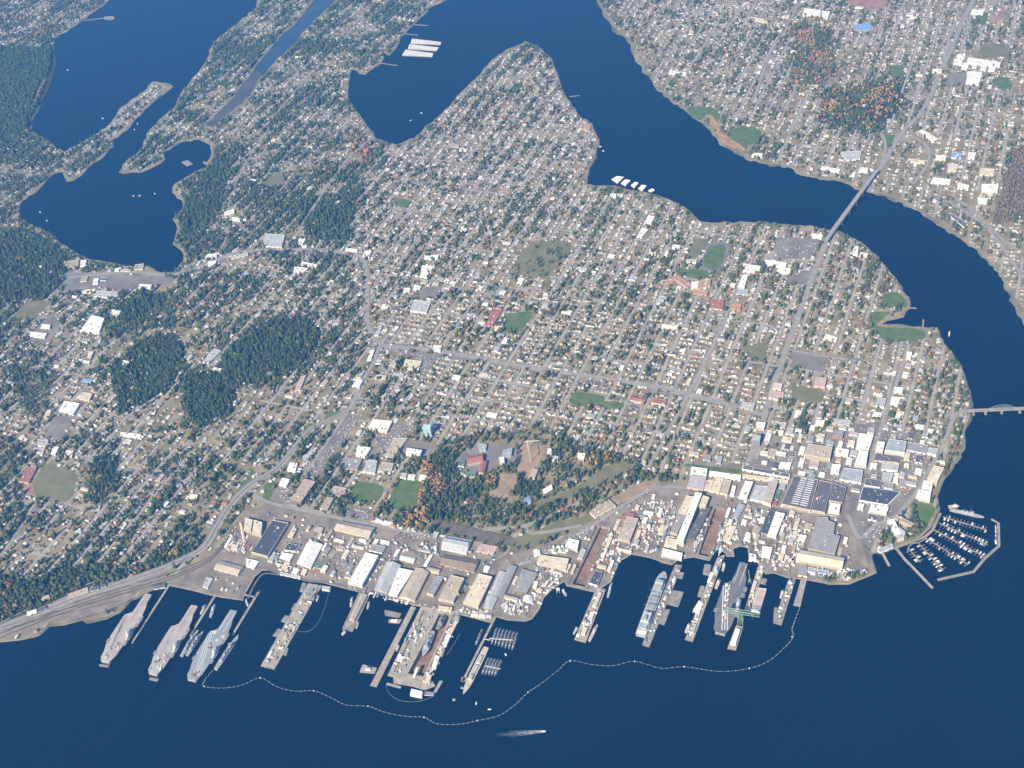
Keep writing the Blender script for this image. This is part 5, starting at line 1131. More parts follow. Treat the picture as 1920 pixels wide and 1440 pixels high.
# ---------------------------------------------------------------- bridges
def bridge(label, pts, wd, z, cols, truss=None):
    Pw = [at(x,y,z) for x,y in pts]; c = cen(Pw); root = thing('bridge', label, 'bridge', (*c,0))
    mb = MB((*c,0)); p = strip(Pw, wd); mb.prism(p, z-2, z, bottom=True); mb.build('deck', mat('bridge_deck',(.30,.29,.28),var=.1), root)
    for sg in (-1,1):
        V = [Vector(q) for q in Pw]; r_ = []
        for i in range(len(V)):
            t = (V[min(i+1,len(V)-1)]-V[max(i-1,0)]).normalized(); r_.append(tuple(V[i]+Vector((-t.y,t.x))*sg*(wd/2-.4)))
        mb = MB((*c,0)); mb.ribbon(r_, .8, z+1.1); q2 = strip(r_, .7); mb.prism(q2, z, z+1.1); mb.build('railing', m_quay, root)
    a_, b_ = Vector(Pw[0]), Vector(Pw[-1]); t = (b_-a_).normalized(); nn = Vector((-t.y,t.x)); an = math.atan2(t.y,t.x)
    for u in cols:
        q = a_.lerp(b_,u); mb = MB((*c,0))
        for sg in (-1,1): mb.box((q.x+nn.x*sg*wd*.32,q.y+nn.y*sg*wd*.32,-3),(4.5,5,z+1),an)
        mb.box((q.x,q.y,z-5),(5,wd*.95,3),an); mb.box((q.x,q.y,-3),(9,wd,5),an); mb.build('pier_column', m_beach, root)
    mb = MB((*c,0))
    for sg in (-1,1):
        q0, q1 = a_+nn*sg*wd*.38, b_+nn*sg*wd*.38; mb.prism(strip([tuple(q0),tuple(q1)],1.2), z-5.5, z-2, bottom=True)
    mb.build('girder', m_steel, root)
    if truss:
        u0,u1 = truss; K = 12; mb = MB((*c,0))
        for sg in (-1,1):
            pr = None
            for j in range(K+1):
                s_ = j/K; q = a_.lerp(b_,u0+(u1-u0)*s_)+nn*sg*wd*.48; hz = z+16*math.sin(math.pi*s_)
                if pr: mb.tube(pr,(q.x,q.y,hz),.8,4); mb.tube((q.x,q.y,z),pr,.5,4)
                mb.tube((q.x,q.y,z),(q.x,q.y,hz+.01),.5,4); pr = (q.x,q.y,hz)
        mb.build('truss', mat('truss_green',(.26,.32,.28)), root)
    mb = MB((*c,0)); mb.ribbon(Pw, .8, z+.12); mb.build('centre_line', m_line, root)
bridge('long grey girder bridge crossing the narrows at upper right', [(1548,452),(1558,436),(1614,360),(1628,340),(1645,318)], 22, 24, (.14,.28,.42,.55,.68,.8,.9))
bridge('grey truss bridge leaving the right edge of the picture', [(1800,770),(1840,768.5),(1990,762)], 13, 22, (.06,.14,.26,.42,.6,.8), (.3,.55))
bk_ = None
# ---------------------------------------------------------------- neighbourhood zones: house keep, trees per hectare, autumn share, conifer share
ZONES = [('western wooded streets',None,.62,60,.12,.5)]
zid = np.zeros((RH,RW),np.uint8)
def zone(nm, polys, house, trees, aut, con):
    ZONES.append((nm,None,house,trees,aut,con)); i = len(ZONES)-1
    for k,c in polys: zid[inpoly(zp(k,*c))] = i
zone('western wooded streets',[('P',(0,560,420,500,640,480,690,640,560,900,420,1010,0,1080))],.74,60,.05,.5)
zone('town street grid',[('P',(640,480,690,280,960,80,1130,240,1100,350,1330,415,1560,430,1720,620,1820,720,1810,850,1500,900,1200,880,800,820,690,700))],1.0,27,.13,.3)
zone('long peninsula streets',[('P',(700,290,960,85,1040,110,1125,260,1110,345,900,420,700,420))],.88,30,.14,.4)
zone('far shore streets',[('P',(1080,-160,2260,-160,2260,1000,1900,600,1600,355,1200,130))],.74,20,.16,.35)
zone('rocky peninsula woods',[('P',(200,340,480,0,640,-60,830,0,650,150,740,280,640,420,480,460,330,500))],.52,80,.07,.65)
zone('bay spit woods',[('P',(0,240,120,280,330,150,330,170,210,280,100,340,0,420))],.55,80,.06,.6)
zone('far left shore',[('P',(0,-100,260,-100,100,95,0,90))],.55,55,.22,.4)
zone('shore wood',[('P',(-100,85,100,95,92,165,62,215,50,255,-100,320))],.03,150,.05,.8)
zone('left bay wood',[('P',(-100,430,50,430,120,470,130,500,95,555,-100,575))],.10,140,.04,.8)
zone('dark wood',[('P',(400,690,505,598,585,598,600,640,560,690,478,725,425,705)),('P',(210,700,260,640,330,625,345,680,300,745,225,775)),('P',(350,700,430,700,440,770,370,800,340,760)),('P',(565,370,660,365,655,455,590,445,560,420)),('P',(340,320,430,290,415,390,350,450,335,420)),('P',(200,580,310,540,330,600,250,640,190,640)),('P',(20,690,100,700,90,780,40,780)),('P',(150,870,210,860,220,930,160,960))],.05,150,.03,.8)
zone('highway slope wood',[('P',(-80,1075,60,1085,150,1062,250,1065,330,1030,380,1005,400,1015,330,1052,240,1082,150,1108,60,1145,-80,1205))],.02,175,.14,.4)
zone('hospital park',[('P',(805,860,860,820,1000,800,1130,845,1210,870,1190,905,1090,965,960,1000,870,985,790,975))],.0,90,.20,.6)
zone('far ravine',[('P',(1540,170,1690,150,1690,200,1640,250,1540,230)),('P',(1480,50,1560,50,1570,150,1490,160))],.05,140,.5,.5)
zone('autumn grove',[('T4',(190,250,340,210,350,340,180,340)),('T4',(310,400,460,400,440,490,310,480)),('T4',(750,680,950,640,930,760,850,880,760,860)),('T4',(400,780,520,760,500,840,400,890)),('T2',(650,1000,790,1010,880,1180,860,1240,760,1180)),
 ('L2',(1640,950,1720,1000,1600,1380,1570,1370)),('B',(1600,0,1650,0,1490,260,1440,350,1410,340)),('L3',(490,1100,560,1080,560,1200,500,1190)),('L3',(1090,990,1160,990,1150,1050,1090,1040)),('E',(210,320,310,320,300,420,220,420)),('A',(1130,480,1190,470,1200,540,1140,540)),
 ('U2',(815,530,850,540,865,600,830,600)),('U2',(830,680,870,690,868,740,835,740)),('U2',(838,860,872,870,872,960,840,955)),('U2',(880,900,912,900,922,960,890,955)),('T3',(950,320,1030,340,1010,420,960,420)),('T3',(900,200,970,210,960,270,910,260)),('B',(1640,160,1760,300,1900,210,1890,380,1700,400)),('L3',(0,1120,90,1050,160,1200,60,1300))],.02,110,.8,.08)
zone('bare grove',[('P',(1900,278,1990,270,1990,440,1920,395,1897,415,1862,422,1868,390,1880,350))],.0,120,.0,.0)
zone('park lawn trees',[('U3',(150,370,440,380,350,560,250,640,20,620,30,520))],.0,22,.1,.7)
for c in ((150,370,440,380,350,560,250,640,20,620,30,520),): blocked[inpoly(zp('U3',*c))] = False
blocked[inpoly(zp('T3',1450,860,1510,880,1580,1000,1720,1090,1740,1130,1600,1080,1500,950))] = True
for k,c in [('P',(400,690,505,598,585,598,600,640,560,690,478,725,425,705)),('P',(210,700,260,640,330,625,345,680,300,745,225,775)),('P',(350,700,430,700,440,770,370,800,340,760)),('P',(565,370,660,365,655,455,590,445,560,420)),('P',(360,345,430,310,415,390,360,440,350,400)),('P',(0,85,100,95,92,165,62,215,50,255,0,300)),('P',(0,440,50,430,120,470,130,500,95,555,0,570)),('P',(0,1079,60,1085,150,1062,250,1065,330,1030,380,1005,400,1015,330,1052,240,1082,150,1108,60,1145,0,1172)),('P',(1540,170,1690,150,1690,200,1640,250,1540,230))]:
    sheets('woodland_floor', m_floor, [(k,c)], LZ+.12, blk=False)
keep_h = np.array([z[2] for z in ZONES]); dens_t = np.array([z[3] for z in ZONES]); aut_t = np.array([z[4] for z in ZONES]); con_t = np.array([z[5] for z in ZONES])
def look(xy, z=LZ):
    """zone index, blocked flag, on-land flag and pixel for world points"""
    px = proj(np.column_stack([xy, np.full(len(xy), z)])); c = cells(px); ok = (c[:,0]>=0)&(c[:,0]<RW)&(c[:,1]>=0)&(c[:,1]<RH)
    cx, cy = np.clip(c[:,0],0,RW-1), np.clip(c[:,1],0,RH-1)
    return zid[cy,cx], blocked[cy,cx], ok & shr[cy,cx], px
corn = np.array([at(x,y) for x,y in ((-250,1430),(2200,1000),(2300,-155),(-250,-155))]); X0,Y0 = corn.min(0); X1,Y1 = corn.max(0)
# ---------------------------------------------------------------- street grid
SX, SY = 82., 128.
mb = MB(); seg = 22.
def streets(vert):
    V, Fc = [], []
    ks = np.arange(X0, X1, SX) if vert else np.arange(Y0, Y1, SY)
    js = np.arange(Y0, Y1, seg) if vert else np.arange(X0, X1, seg)
    K, J = np.meshgrid(ks, js, indexing='ij'); k_, j_ = K.ravel(), J.ravel()
    skew = .02
    P = np.column_stack([k_+skew*(j_), j_]) if vert else np.column_stack([j_, k_-skew*j_])
    Q = np.column_stack([k_+skew*(j_+seg), j_+seg]) if vert else np.column_stack([j_+seg, k_-skew*(j_+seg)])
    mid = (P+Q)/2; zz, bl, ln, px = look(mid); ok = ln & ~bl & (keep_h[zz] > .28)
    blkid = (np.floor(mid[:,0]/430)*31+np.floor(mid[:,1]/520)*17).astype(int) % 13
    ok &= ~((keep_h[zz] < .8) & (blkid < 4))
    if not vert: ok &= ((np.floor(k_/SY).astype(int) % 2 == 0) | (blkid % 2 == 0))
    return P[ok], Q[ok], px[ok]
occ = np.zeros((RH,RW),bool)
for vert in (True, False):
    P, Q, px = streets(vert); hw_ = 6.0; zr = LZ+.35 + (.12 if vert else 0)
    off = np.array([hw_,0]) if vert else np.array([0,hw_])
    for p, q in zip(P, Q): mb.add([(p[0]-off[0],p[1]-off[1],zr),(p[0]+off[0],p[1]+off[1],zr),(q[0]+off[0],q[1]+off[1],zr),(q[0]-off[0],q[1]-off[1],zr)], [(0,1,2,3)])
    c = cells(px); occ[np.clip(c[:,1],0,RH-1), np.clip(c[:,0],0,RW-1)] = True
struct(mb.build('street', m_street))
def footprints():
    bmask = np.zeros((RH,RW),bool)
    for ob in list(col.objects):
        if ob.type == 'EMPTY' and ob.get('category') and ob.parent is None and any(ch.name.startswith('roof') for ch in ob.children) and ob.name.split('.')[0] != 'house':
            w_ = [c for c in ob.children if c.name.startswith('wall')]
            if w_:
                me = w_[0].data; k_ = [v.co for v in me.vertices if abs(v.co.z) < .01]
                if len(k_) >= 3:
                    P = [(v.x*1.06+ob.location.x, v.y*1.06+ob.location.y) for v in k_]
                    bmask[inpoly([tuple(p) for p in proj(np.array([(x,y,LZ) for x,y in P]))])] = True
    return bmask
dtmask = footprints()
for ri in (3,4,12):
    for p_, q_ in zip(smooth(ART[ri],3), smooth(ART[ri],3)[1:]): dtmask |= inpoly([(p_[0]-5,p_[1]),(p_[0]+5,p_[1]),(q_[0]+5,q_[1]),(q_[0]-5,q_[1])])
# ---------------------------------------------------------------- roadside stores and apartment blocks
def free(P):
    """true when none of the lot is taken"""
    c = cells(proj(np.array([(x,y,LZ) for x,y in P]+[(*cen(P),LZ)])))
    return all(0 <= a < RW and 0 <= b2 < RH and not blocked[b2,a] and shr[b2,a] for a,b2 in c)
def lot(x, y, w_, l_, rz):
    c_, s_ = math.cos(rz), math.sin(rz); return [(x+a*w_/2*c_-b2*l_/2*s_, y+a*w_/2*s_+b2*l_/2*c_) for a,b2 in ((-1,1),(1,1),(1,-1),(-1,-1))]
rr = random.Random(21)
for ri, phrase, pr in ((0,'on the western main street',.5),(1,'along the bay highway and cross town street',.42),(2,'near the overpass',.4),(3,'on the avenue to the narrows bridge',.4),(5,'on the far shore main road',.5),(10,'on the avenue above the shipyard',.2),(12,'on the eastern avenue',.3),(21,'at the ferry road',.3),(23,'at the far top shore road',.3)):
    w_ = dens([at(x,y,LZ) for x,y in smooth(ART[ri],5)], 34)
    for a, b2 in zip(w_, w_[1:]):
        t = Vector(b2)-Vector(a); an = math.atan2(t.y,t.x); nn = Vector((-t.y,t.x)).normalized()
        for sg in (-1,1):
            if rr.random() > pr: continue
            wd, dp = rr.uniform(16,34), rr.uniform(14,26); q = Vector(a)+nn*sg*(13+dp/2); P = lot(q.x,q.y,wd,dp,an)
            if not free(P): continue
            rc = rr.choice('wwwlcbgsdp'); building('store','small %s roofed store %s' % (CN[rc], phrase),'store',P,rr.uniform(5,8),rc,rr.choice('wcl'))['group'] = 'stores '+phrase
for phrase, n_, box in (('among the far shore streets',46,(1250,-20,1900,330)),('in the town street grid',50,(720,420,1720,820)),('on the long peninsula',14,(800,150,1100,400)),('in the western streets',26,(20,560,620,980)),('on the rocky peninsula',14,(380,20,700,420)),('in the downtown blocks',60,(1430,800,1770,930)),('on the far left shore',8,(0,0,100,80))):
    k = 0; tries = 0
    while k < n_ and tries < n_*12:
        tries += 1; q = at(rr.uniform(box[0],box[2]),rr.uniform(box[1],box[3]),LZ); P = lot(q[0],q[1],rr.uniform(14,26),rr.uniform(18,46),rr.choice([0,math.pi/2])-.02)
        if 'downtown' in phrase:
            c = cells(proj(np.array([(x,y,LZ) for x,y in P]))); 
            if any(not (0<=a<RW and 0<=b2<RH) or not shr[b2,a] or dtmask[b2,a] for a,b2 in c): continue
        elif not free(P): continue
        k += 1; rc = rr.choice('wwlcbgsdp'); cat_ = 'store' if 'downtown' in phrase else 'apartment'
        building('store' if cat_ == 'store' else 'apartment_block','%s roofed %s %s' % (CN[rc], 'small store' if cat_ == 'store' else 'long apartment block', phrase),cat_,P,rr.uniform(6,10),rc,rr.choice('wwcl'),rr.choice('ffg'))['group'] = cat_+'s '+phrase
        if 'downtown' in phrase:
            for a,b2 in c: dtmask[b2-1:b2+2,a-1:a+2] = True
            dtmask |= inpoly([tuple(p) for p in proj(np.array([(x,y,LZ) for x,y in P]))])
# ---------------------------------------------------------------- houses
def sk(x, y): return x + .02*y
ks = np.arange(X0, X1, SX); H = []
for side in (-1, 1):
    js = np.arange(Y0, Y1, 15.5); K, J = np.meshgrid(ks, js, indexing='ij'); k_, j_ = K.ravel(), J.ravel()
    j_ = j_ + rng.uniform(-4,4,len(j_)); x = k_+.02*j_+side*(17+rng.uniform(-3.5,6,len(k_)))
    H.append(np.column_stack([x,j_]))
# a second pattern: short rows facing the cross streets
ks2 = np.arange(Y0, Y1, SY/2)
for side in (-1, 1):
    js = np.arange(X0, X1, 15.); K, J = np.meshgrid(ks2, js, indexing='ij'); k_, j_ = K.ravel(), J.ravel(); j_ = j_ + rng.uniform(-4,4,len(j_))
    H.append(np.column_stack([j_, k_-.02*j_+side*(15.5+rng.uniform(-4,5,len(k_)))]))
nvert = len(H[0])+len(H[1])
H = np.concatenate(H); zz, bl, ln, px = look(H); 
cross = np.abs(((H[:,1]+.02*H[:,0]-Y0) % SY) - 0); cross = np.minimum(cross, SY-cross)
isv = np.arange(len(H)) < nvert
district = np.sin(H[:,0]/310.+2.1)+np.sin(H[:,1]/270.+H[:,0]/900.) + np.where((px[:,1]>560)&(px[:,0]>700),1.0,-.6)
patch = np.sin(H[:,0]*.011+1.3)*np.sin(H[:,1]*.009+.4)
ok = ln & ~bl & ((cross > 11) | ~isv) & (isv | (np.minimum((H[:,0]-.02*H[:,1]-X0) % SX, SX-(H[:,0]-.02*H[:,1]-X0) % SX) > 12)) & (isv == (district < .55)) & (rng.random(len(H)) < keep_h[zz]*(1+.18*patch))
infr = (px[:,0]>-60)&(px[:,0]<2000)&(px[:,1]>-60)&(px[:,1]<1420); ok &= infr
H, HZ, HP = H[ok], zz[ok], px[ok]
nH = len(H)
rot = rng.choice([0,math.pi/2],nH,p=[.45,.55])+rng.normal(0,.06,nH)-.02
big_ = np.where(rng.random(nH)<.06, rng.uniform(1.3,1.9,nH), rng.uniform(.85,1.2,nH))
hs = np.column_stack([rng.uniform(8,11,nH)*big_, rng.uniform(9,15,nH)*big_, rng.choice([3.2,5.6],nH,p=[.6,.4])*rng.uniform(.9,1.1,nH)])
ROOFS = [('white',(.66,.645,.61),.18),('light grey',(.52,.52,.51),.22),('grey',(.30,.30,.30),.24),('dark grey',(.15,.15,.16),.15),('brown',(.24,.18,.14),.12),('reddish',(.38,.17,.12),.06),('green',(.16,.22,.18),.03)]
WALLS = [('white',(.68,.655,.60),.36),('cream',(.62,.55,.43),.22),('grey',(.38,.38,.37),.24),('tan',(.38,.29,.21),.18)]
rmats = [mat('house_roof_'+a.replace(' ','_'),b,var=.12,scale=.3) for a,b,_ in ROOFS]; wmats = [mat('house_wall_'+a,b,var=.05,scale=.3) for a,b,_ in WALLS]
hr = rng.choice(len(ROOFS), nH, p=[r[2] for r in ROOFS]); hw2 = rng.choice(len(WALLS), nH, p=[r[2] for r in WALLS])
# unit house: walls 0..1 high, gable on top (ridge along y)
HV = np.array([(-.5,-.5,0),(.5,-.5,0),(.5,.5,0),(-.5,.5,0),(-.5,-.5,1),(.5,-.5,1),(.5,.5,1),(-.5,.5,1),(0,-.5,1.62),(0,.5,1.62)],float)
HWF = [(0,1,5),(0,5,4),(1,2,6),(1,6,5),(2,3,7),(2,7,6),(3,0,4),(3,4,7),(4,5,8),(6,7,9)]
RV = np.array([(-.56,-.56,.93),(-.56,.56,.93),(0,.56,1.66),(0,-.56,1.66),(.56,-.56,.93),(.56,.56,.93)],float); RF = [(0,3,2),(0,2,1),(3,4,5),(3,5,2)]
def bulk(name, groups, mats, z=LZ+.2):
    """groups: (verts Nx3 template, faces, loc, rot, scale, material index array) -> one mesh object of kind stuff"""
    AV, AF, AM = [], [], []; base = 0
    for tv, tf, loc, rt, scl, mi in groups:
        n_ = len(loc)
        if n_ == 0: continue
        tv = np.asarray(tv); tf = np.asarray(tf); v = tv[None]*scl[:,None,:]
        c_, s_ = np.cos(rt)[:,None], np.sin(rt)[:,None]
        x = v[:,:,0]*c_-v[:,:,1]*s_+loc[:,0:1]; y = v[:,:,0]*s_+v[:,:,1]*c_+loc[:,1:2]; zz_ = v[:,:,2]+z
        AV.append(np.stack([x,y,zz_],-1).reshape(-1,3)); AF.append((tf[None]+(np.arange(n_)*len(tv))[:,None,None]+base).reshape(-1,3)); AM.append(np.repeat(mi,len(tf))); base += n_*len(tv)
    V = np.concatenate(AV).astype(np.float32); Fc = np.concatenate(AF).astype(np.int32); Mi = np.concatenate(AM).astype(np.int32)
    me = bpy.data.meshes.new(name); me.vertices.add(len(V)); me.vertices.foreach_set('co', V.ravel())
    me.loops.add(len(Fc)*3); me.loops.foreach_set('vertex_index', Fc.ravel()); me.polygons.add(len(Fc))
    me.polygons.foreach_set('loop_start', np.arange(len(Fc),dtype=np.int32)*3); me.polygons.foreach_set('loop_total', np.full(len(Fc),3,np.int32))
    for m in mats: me.materials.append(m)
    me.polygons.foreach_set('material_index', Mi); me.update(calc_edges=True)
    o = bpy.data.objects.new(name, me); col.objects.link(o); o['kind'] = 'stuff'; return o
dist = np.hypot(np.hypot(H[:,0]-CAM[0],H[:,1]-CAM[1]),CAM[2])
vis = (HP[:,0]>4)&(HP[:,0]<1916)&(HP[:,1]>4)&(HP[:,1]<1436)
order = np.argsort(np.where(vis,dist/np.sqrt(hs[:,0]*hs[:,1]),1e9)); near = order[:300]; far = np.setdiff1d(np.arange(nH), near)
hroof, hwall = {}, {}
def house_obj(x, y, rt, scl, r_, w_, label, group):
    root = thing('house', label, 'house', (x,y,LZ+.2), rt, group)
    if w_ not in hwall:
        me = bpy.data.meshes.new('wall'); me.from_pydata(HV.tolist(),[],HWF); me.materials.append(wmats[w_]); hwall[w_] = me
    if r_ not in hroof:
        me = bpy.data.meshes.new('roof'); me.from_pydata(RV.tolist(),[],RF); me.materials.append(rmats[r_]); hroof[r_] = me
    for nm, me in (('wall',hwall[w_]),('roof',hroof[r_])):
        o = bpy.data.objects.new(nm, me); col.objects.link(o); o.parent = root; o.scale = scl
def where(i, px):
    x, y = px
    if x < 120: return 'near the left picture edge'
    if x < 260: return 'on the middle of the slope above the rail yard'
    if x < 430 and y > 900: return 'near the highway bend'
    if x < 430: return 'in the western streets'
    if x < 640: return 'left of the highway ramps'
    if x < 1000: return 'above the hospital park'
    if x < 1300: return 'above the shipyard slope'
    if x < 1600: return 'north of downtown'
    return 'on the eastern waterfront streets'
for i in near:
    a = where(i, HP[i]); lb = 'small %s-roofed %s house %s' % (ROOFS[hr[i]][0], WALLS[hw2[i]][0], a)
    house_obj(H[i,0],H[i,1],rot[i],tuple(hs[i]),hr[i],hw2[i],lb,'houses '+a)
g_loc = H[far]
nf = len(far); gs = rng.random(nf) < .55
gar = H[far][gs] + np.column_stack([rng.uniform(-3,3,gs.sum())+np.where(rng.random(gs.sum())<.5,11,-11), rng.uniform(-6,6,gs.sum())])
_,gb,gl,_ = look(gar); gar = gar[gl & ~gb]; ng = len(gar)
o = bulk('houses', [(HV,HWF,H[far],rot[far],hs[far],len(ROOFS)+hw2[far]),(RV,RF,H[far],rot[far],hs[far],hr[far]),
  (HV,HWF,gar,rng.choice([0,1.57],ng),np.column_stack([rng.uniform(4,6,ng),rng.uniform(5,7,ng),rng.uniform(2.2,3,ng)]),len(ROOFS)+rng.choice(4,ng)),], rmats+wmats)
tag(o, 'thousands of small far houses filling the street grid', 'houses')
# officers' houses on the park slope
for j,(x,y) in enumerate(((1675,1080),(1625,1112),(1550,1147),(1480,1197),(1365,1242),(1275,1302),(1100,1387),(1100,1062),(1235,1142),(1165,1177),(640,1405),(330,1312))):
    q = W('L3',x,y,z=LZ)[0]; house_obj(q[0],q[1],-.5+.2*(j%3),(13,19,7),5 if j%3 != 1 else 0,0,'red-roofed white villa in the hospital park, %s' % ('at the street corner','second below the street corner','third down the slope road','fourth down the slope road','above the tan blockhouse','left of the tan blockhouse','lowest on the slope road','beside the orange grove','small one above the meadow','in the meadow trees','at the lower park edge','among the western park trees')[j] if j%3 != 1 else 'white villa in the hospital park, %s' % ('','second below the street corner','','','above the tan blockhouse','','','beside the orange grove','','','at the lower park edge','')[j],'villas of the hospital park')
# ---------------------------------------------------------------- trees
yy_, xx_ = np.nonzero(shr & ~blocked)
pxc = np.column_stack([xx_*2+RXO+1., yy_*2+RYO+1.]); s_ok = (pxc[:,0]>-70)&(pxc[:,0]<2000)&(pxc[:,1]>-70)&(pxc[:,1]<1420); pxc, xx_, yy_ = pxc[s_ok], xx_[s_ok], yy_[s_ok]
def atv(p):
    d = (p[:,0:1]-960)/FOC*RX - (p[:,1:2]-720)/FOC*UX + _fw; t = (LZ-CAM[2])/d[:,2:3]; return (CAM+d*t)[:,:2]
e0, e1 = atv(pxc+[1,0])-atv(pxc-[1,0]), atv(pxc+[0,1])-atv(pxc-[0,1]); ha = np.abs(e0[:,0]*e1[:,1]-e0[:,1]*e1[:,0])/1e4
w0 = atv(pxc); jx_, jy_ = rng.normal(0,5.5,len(xx_)).astype(int), rng.normal(0,5.5,len(xx_)).astype(int); zc_ = zid[np.clip(yy_+jy_,0,RH-1),np.clip(xx_+jx_,0,RW-1)]
def vnoise(P, cell, seed):
    r_ = np.random.default_rng(seed); G = r_.random((512,512)); u_ = P/cell; i_ = np.floor(u_).astype(int); f_ = u_-i_; f_ = f_*f_*(3-2*f_); a_ = lambda dx,dy: G[(i_[:,0]+dx)%512,(i_[:,1]+dy)%512]
    return (a_(0,0)*(1-f_[:,0])+a_(1,0)*f_[:,0])*(1-f_[:,1])+(a_(0,1)*(1-f_[:,0])+a_(1,1)*f_[:,0])*f_[:,1]
vn = .5*vnoise(w0,150,1)+.3*vnoise(w0,60,2)+.2*vnoise(w0,420,3)
clump = np.clip((vn-.34)*4.6,.12,2.3)
n_c = rng.poisson(dens_t[zc_]*ha*np.where(dens_t[zc_]<90,clump,np.where(dens_t[zc_]<130,.35+.65*clump,.25+.75*clump))); rep = np.repeat(np.arange(len(pxc)), n_c)
T = atv(pxc[rep]+rng.uniform(-1,1,(len(rep),2))); zz, bl, ln, px = look(T); ok = ln & ~bl
# keep off the street centre lines
dx = np.abs(((T[:,0]-.02*T[:,1]-X0+SX/2) % SX)-SX/2); ok &= (dx > 10) | (keep_h[zz] < .3)
hgrid = set(map(tuple, (H//9).astype(int)))
T, TZ, TP = T[ok], zz[ok], px[ok]; keep = np.array([tuple(c) not in hgrid for c in (T//9).astype(int)]); T, TZ, TP = T[keep], TZ[keep], TP[keep]
nT = len(T); u = rng.random(nT); con = rng.random(nT) < con_t[TZ]; an_ = .6*vnoise(T,170,8)+.4*vnoise(T,50,9); fall = (rng.random(nT) < np.where(aut_t[TZ]<.45, aut_t[TZ]*np.clip((an_-.52)*14,.06,4.), aut_t[TZ])) & ~con
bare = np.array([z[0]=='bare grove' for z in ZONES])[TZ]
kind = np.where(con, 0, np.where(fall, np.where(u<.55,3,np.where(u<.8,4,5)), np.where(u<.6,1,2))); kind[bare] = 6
TM = [('conifer','dark green conifer',(.054,.084,.034)),('broadleaf_tree','green broadleaf tree',(.09,.118,.038)),('broadleaf_tree','olive broadleaf tree',(.135,.125,.05)),('autumn_tree','orange autumn tree',(.33,.19,.08)),('autumn_tree','golden autumn tree',(.34,.26,.10)),('autumn_tree','rust red autumn tree',(.24,.12,.065)),('bare_tree','bare brown tree',(.16,.13,.09))]
tmats = [mat('foliage_'+b.replace(' ','_'),c,var=.35,scale=.08,rough=.9) for a,b,c in TM]
def cone_t(seed):
    r_ = np.random.default_rng(seed); V=[]; Fc=[]
    for z0,z1,rad in ((.08,.5,.5),(.3,.75,.37),(.55,1.,.24)):
        b0 = len(V); V.append((r_.uniform(-.03,.03),r_.uniform(-.03,.03),z1))
        for i in range(6): a = i*math.pi/3+r_.uniform(-.25,.25); q = rad*r_.uniform(.72,1.2); V.append((q*math.cos(a),q*math.sin(a),z0+r_.uniform(-.05,.05)))
        Fc += [(b0,b0+1+i,b0+1+(i+1)%6) for i in range(6)]
    return np.array(V), Fc
def ball_t(seed):
    r_ = np.random.default_rng(seed); V=[]; Fc=[]; g_ = (1+5**.5)/2
    iv = np.array([(-1,g_,0),(1,g_,0),(-1,-g_,0),(1,-g_,0),(0,-1,g_),(0,1,g_),(0,-1,-g_),(0,1,-g_),(g_,0,-1),(g_,0,1),(-g_,0,-1),(-g_,0,1)])/math.hypot(1,g_)
    fi = [(0,11,5),(0,5,1),(0,1,7),(0,7,10),(0,10,11),(1,5,9),(5,11,4),(11,10,2),(10,7,6),(7,1,8),(3,9,4),(3,4,2),(3,2,6),(3,6,8),(3,8,9),(4,9,5),(2,4,11),(6,2,10),(8,6,7),(9,8,1)]
    for c_,rad in (((0,0,.56),.44),((.2,.12,.44),.3)):
        b0 = len(V); vv = iv*rad*r_.uniform(.7,1.25,(12,1)); V += [tuple(np.array(c_)+p) for p in vv]; Fc += [tuple(b0+i for i in f_) for f_ in fi]
    return np.array(V), Fc
tsc = np.where(con, rng.gamma(9,.125,nT).clip(.5,2.), rng.gamma(8,.14,nT).clip(.5,2.1))
sc3 = np.where(con[:,None], np.column_stack([9*tsc,9*tsc,21*tsc]), np.column_stack([11.5*tsc,11.5*tsc,12.5*tsc]))
trot = rng.uniform(0,6.28,nT); tv = rng.integers(0,4,nT)
dist = np.hypot(np.hypot(T[:,0]-CAM[0],T[:,1]-CAM[1]),CAM[2]); vis = (TP[:,0]>4)&(TP[:,0]<1916)&(TP[:,1]>8)&(TP[:,1]<1436)
order = np.argsort(np.where(vis,dist/np.sqrt(sc3[:,0]*sc3[:,2]),1e9)); pick = []; cnt = {}
for i in order:
    k_ = TM[kind[i]][0]; 
    if cnt.get(k_,0) < 300: cnt[k_] = cnt.get(k_,0)+1; pick.append(i)
    if len(pick) >= 620: break
pick = np.array(pick); rest = np.setdiff1d(np.arange(nT), pick)
grp = []
for con_ in (True, False):
    for v_ in range(4):
        s_ = rest[(con[rest]==con_)&(tv[rest]==v_)]; t_ = cone_t(v_) if con_ else ball_t(v_)
        grp.append((t_[0],t_[1],T[s_],trot[s_],sc3[s_],kind[s_]))
o = bulk('woodland', grp, tmats); tag(o, 'countless far trees filling the woods and gardens', 'trees')
# individual near trees: trunk plus a crown of ragged leaf clumps
def crown_mesh(con_, seed):
    r_ = np.random.default_rng(seed+50); V=[]; Fc=[]
    t_ = cone_t(seed) if con_ else ball_t(seed); V += [tuple(p*np.array([.9,.9,1])) for p in t_[0]]; Fc += list(t_[1])
    for _ in range(46):
        if con_: z_ = r_.uniform(.12,.95); a = r_.uniform(0,6.28); q = (.5*(1-z_)+.06)*r_.uniform(.75,1.1); c_ = np.array([q*math.cos(a),q*math.sin(a),z_]); s_ = .09
        else: d_ = r_.normal(0,1,3); d_ /= np.linalg.norm(d_); c_ = np.array([0,0,.56])+d_*np.array([.47,.47,.42])*r_.uniform(.8,1.08); s_ = .12
        b0 = len(V); V += [tuple(c_+r_.uniform(-s_,s_,3)) for _ in range(4)]; Fc += [(b0,b0+1,b0+2),(b0,b0+2,b0+3),(b0,b0+3,b0+1),(b0+1,b0+3,b0+2)]
    return V, Fc
cm = {}; tk = {}
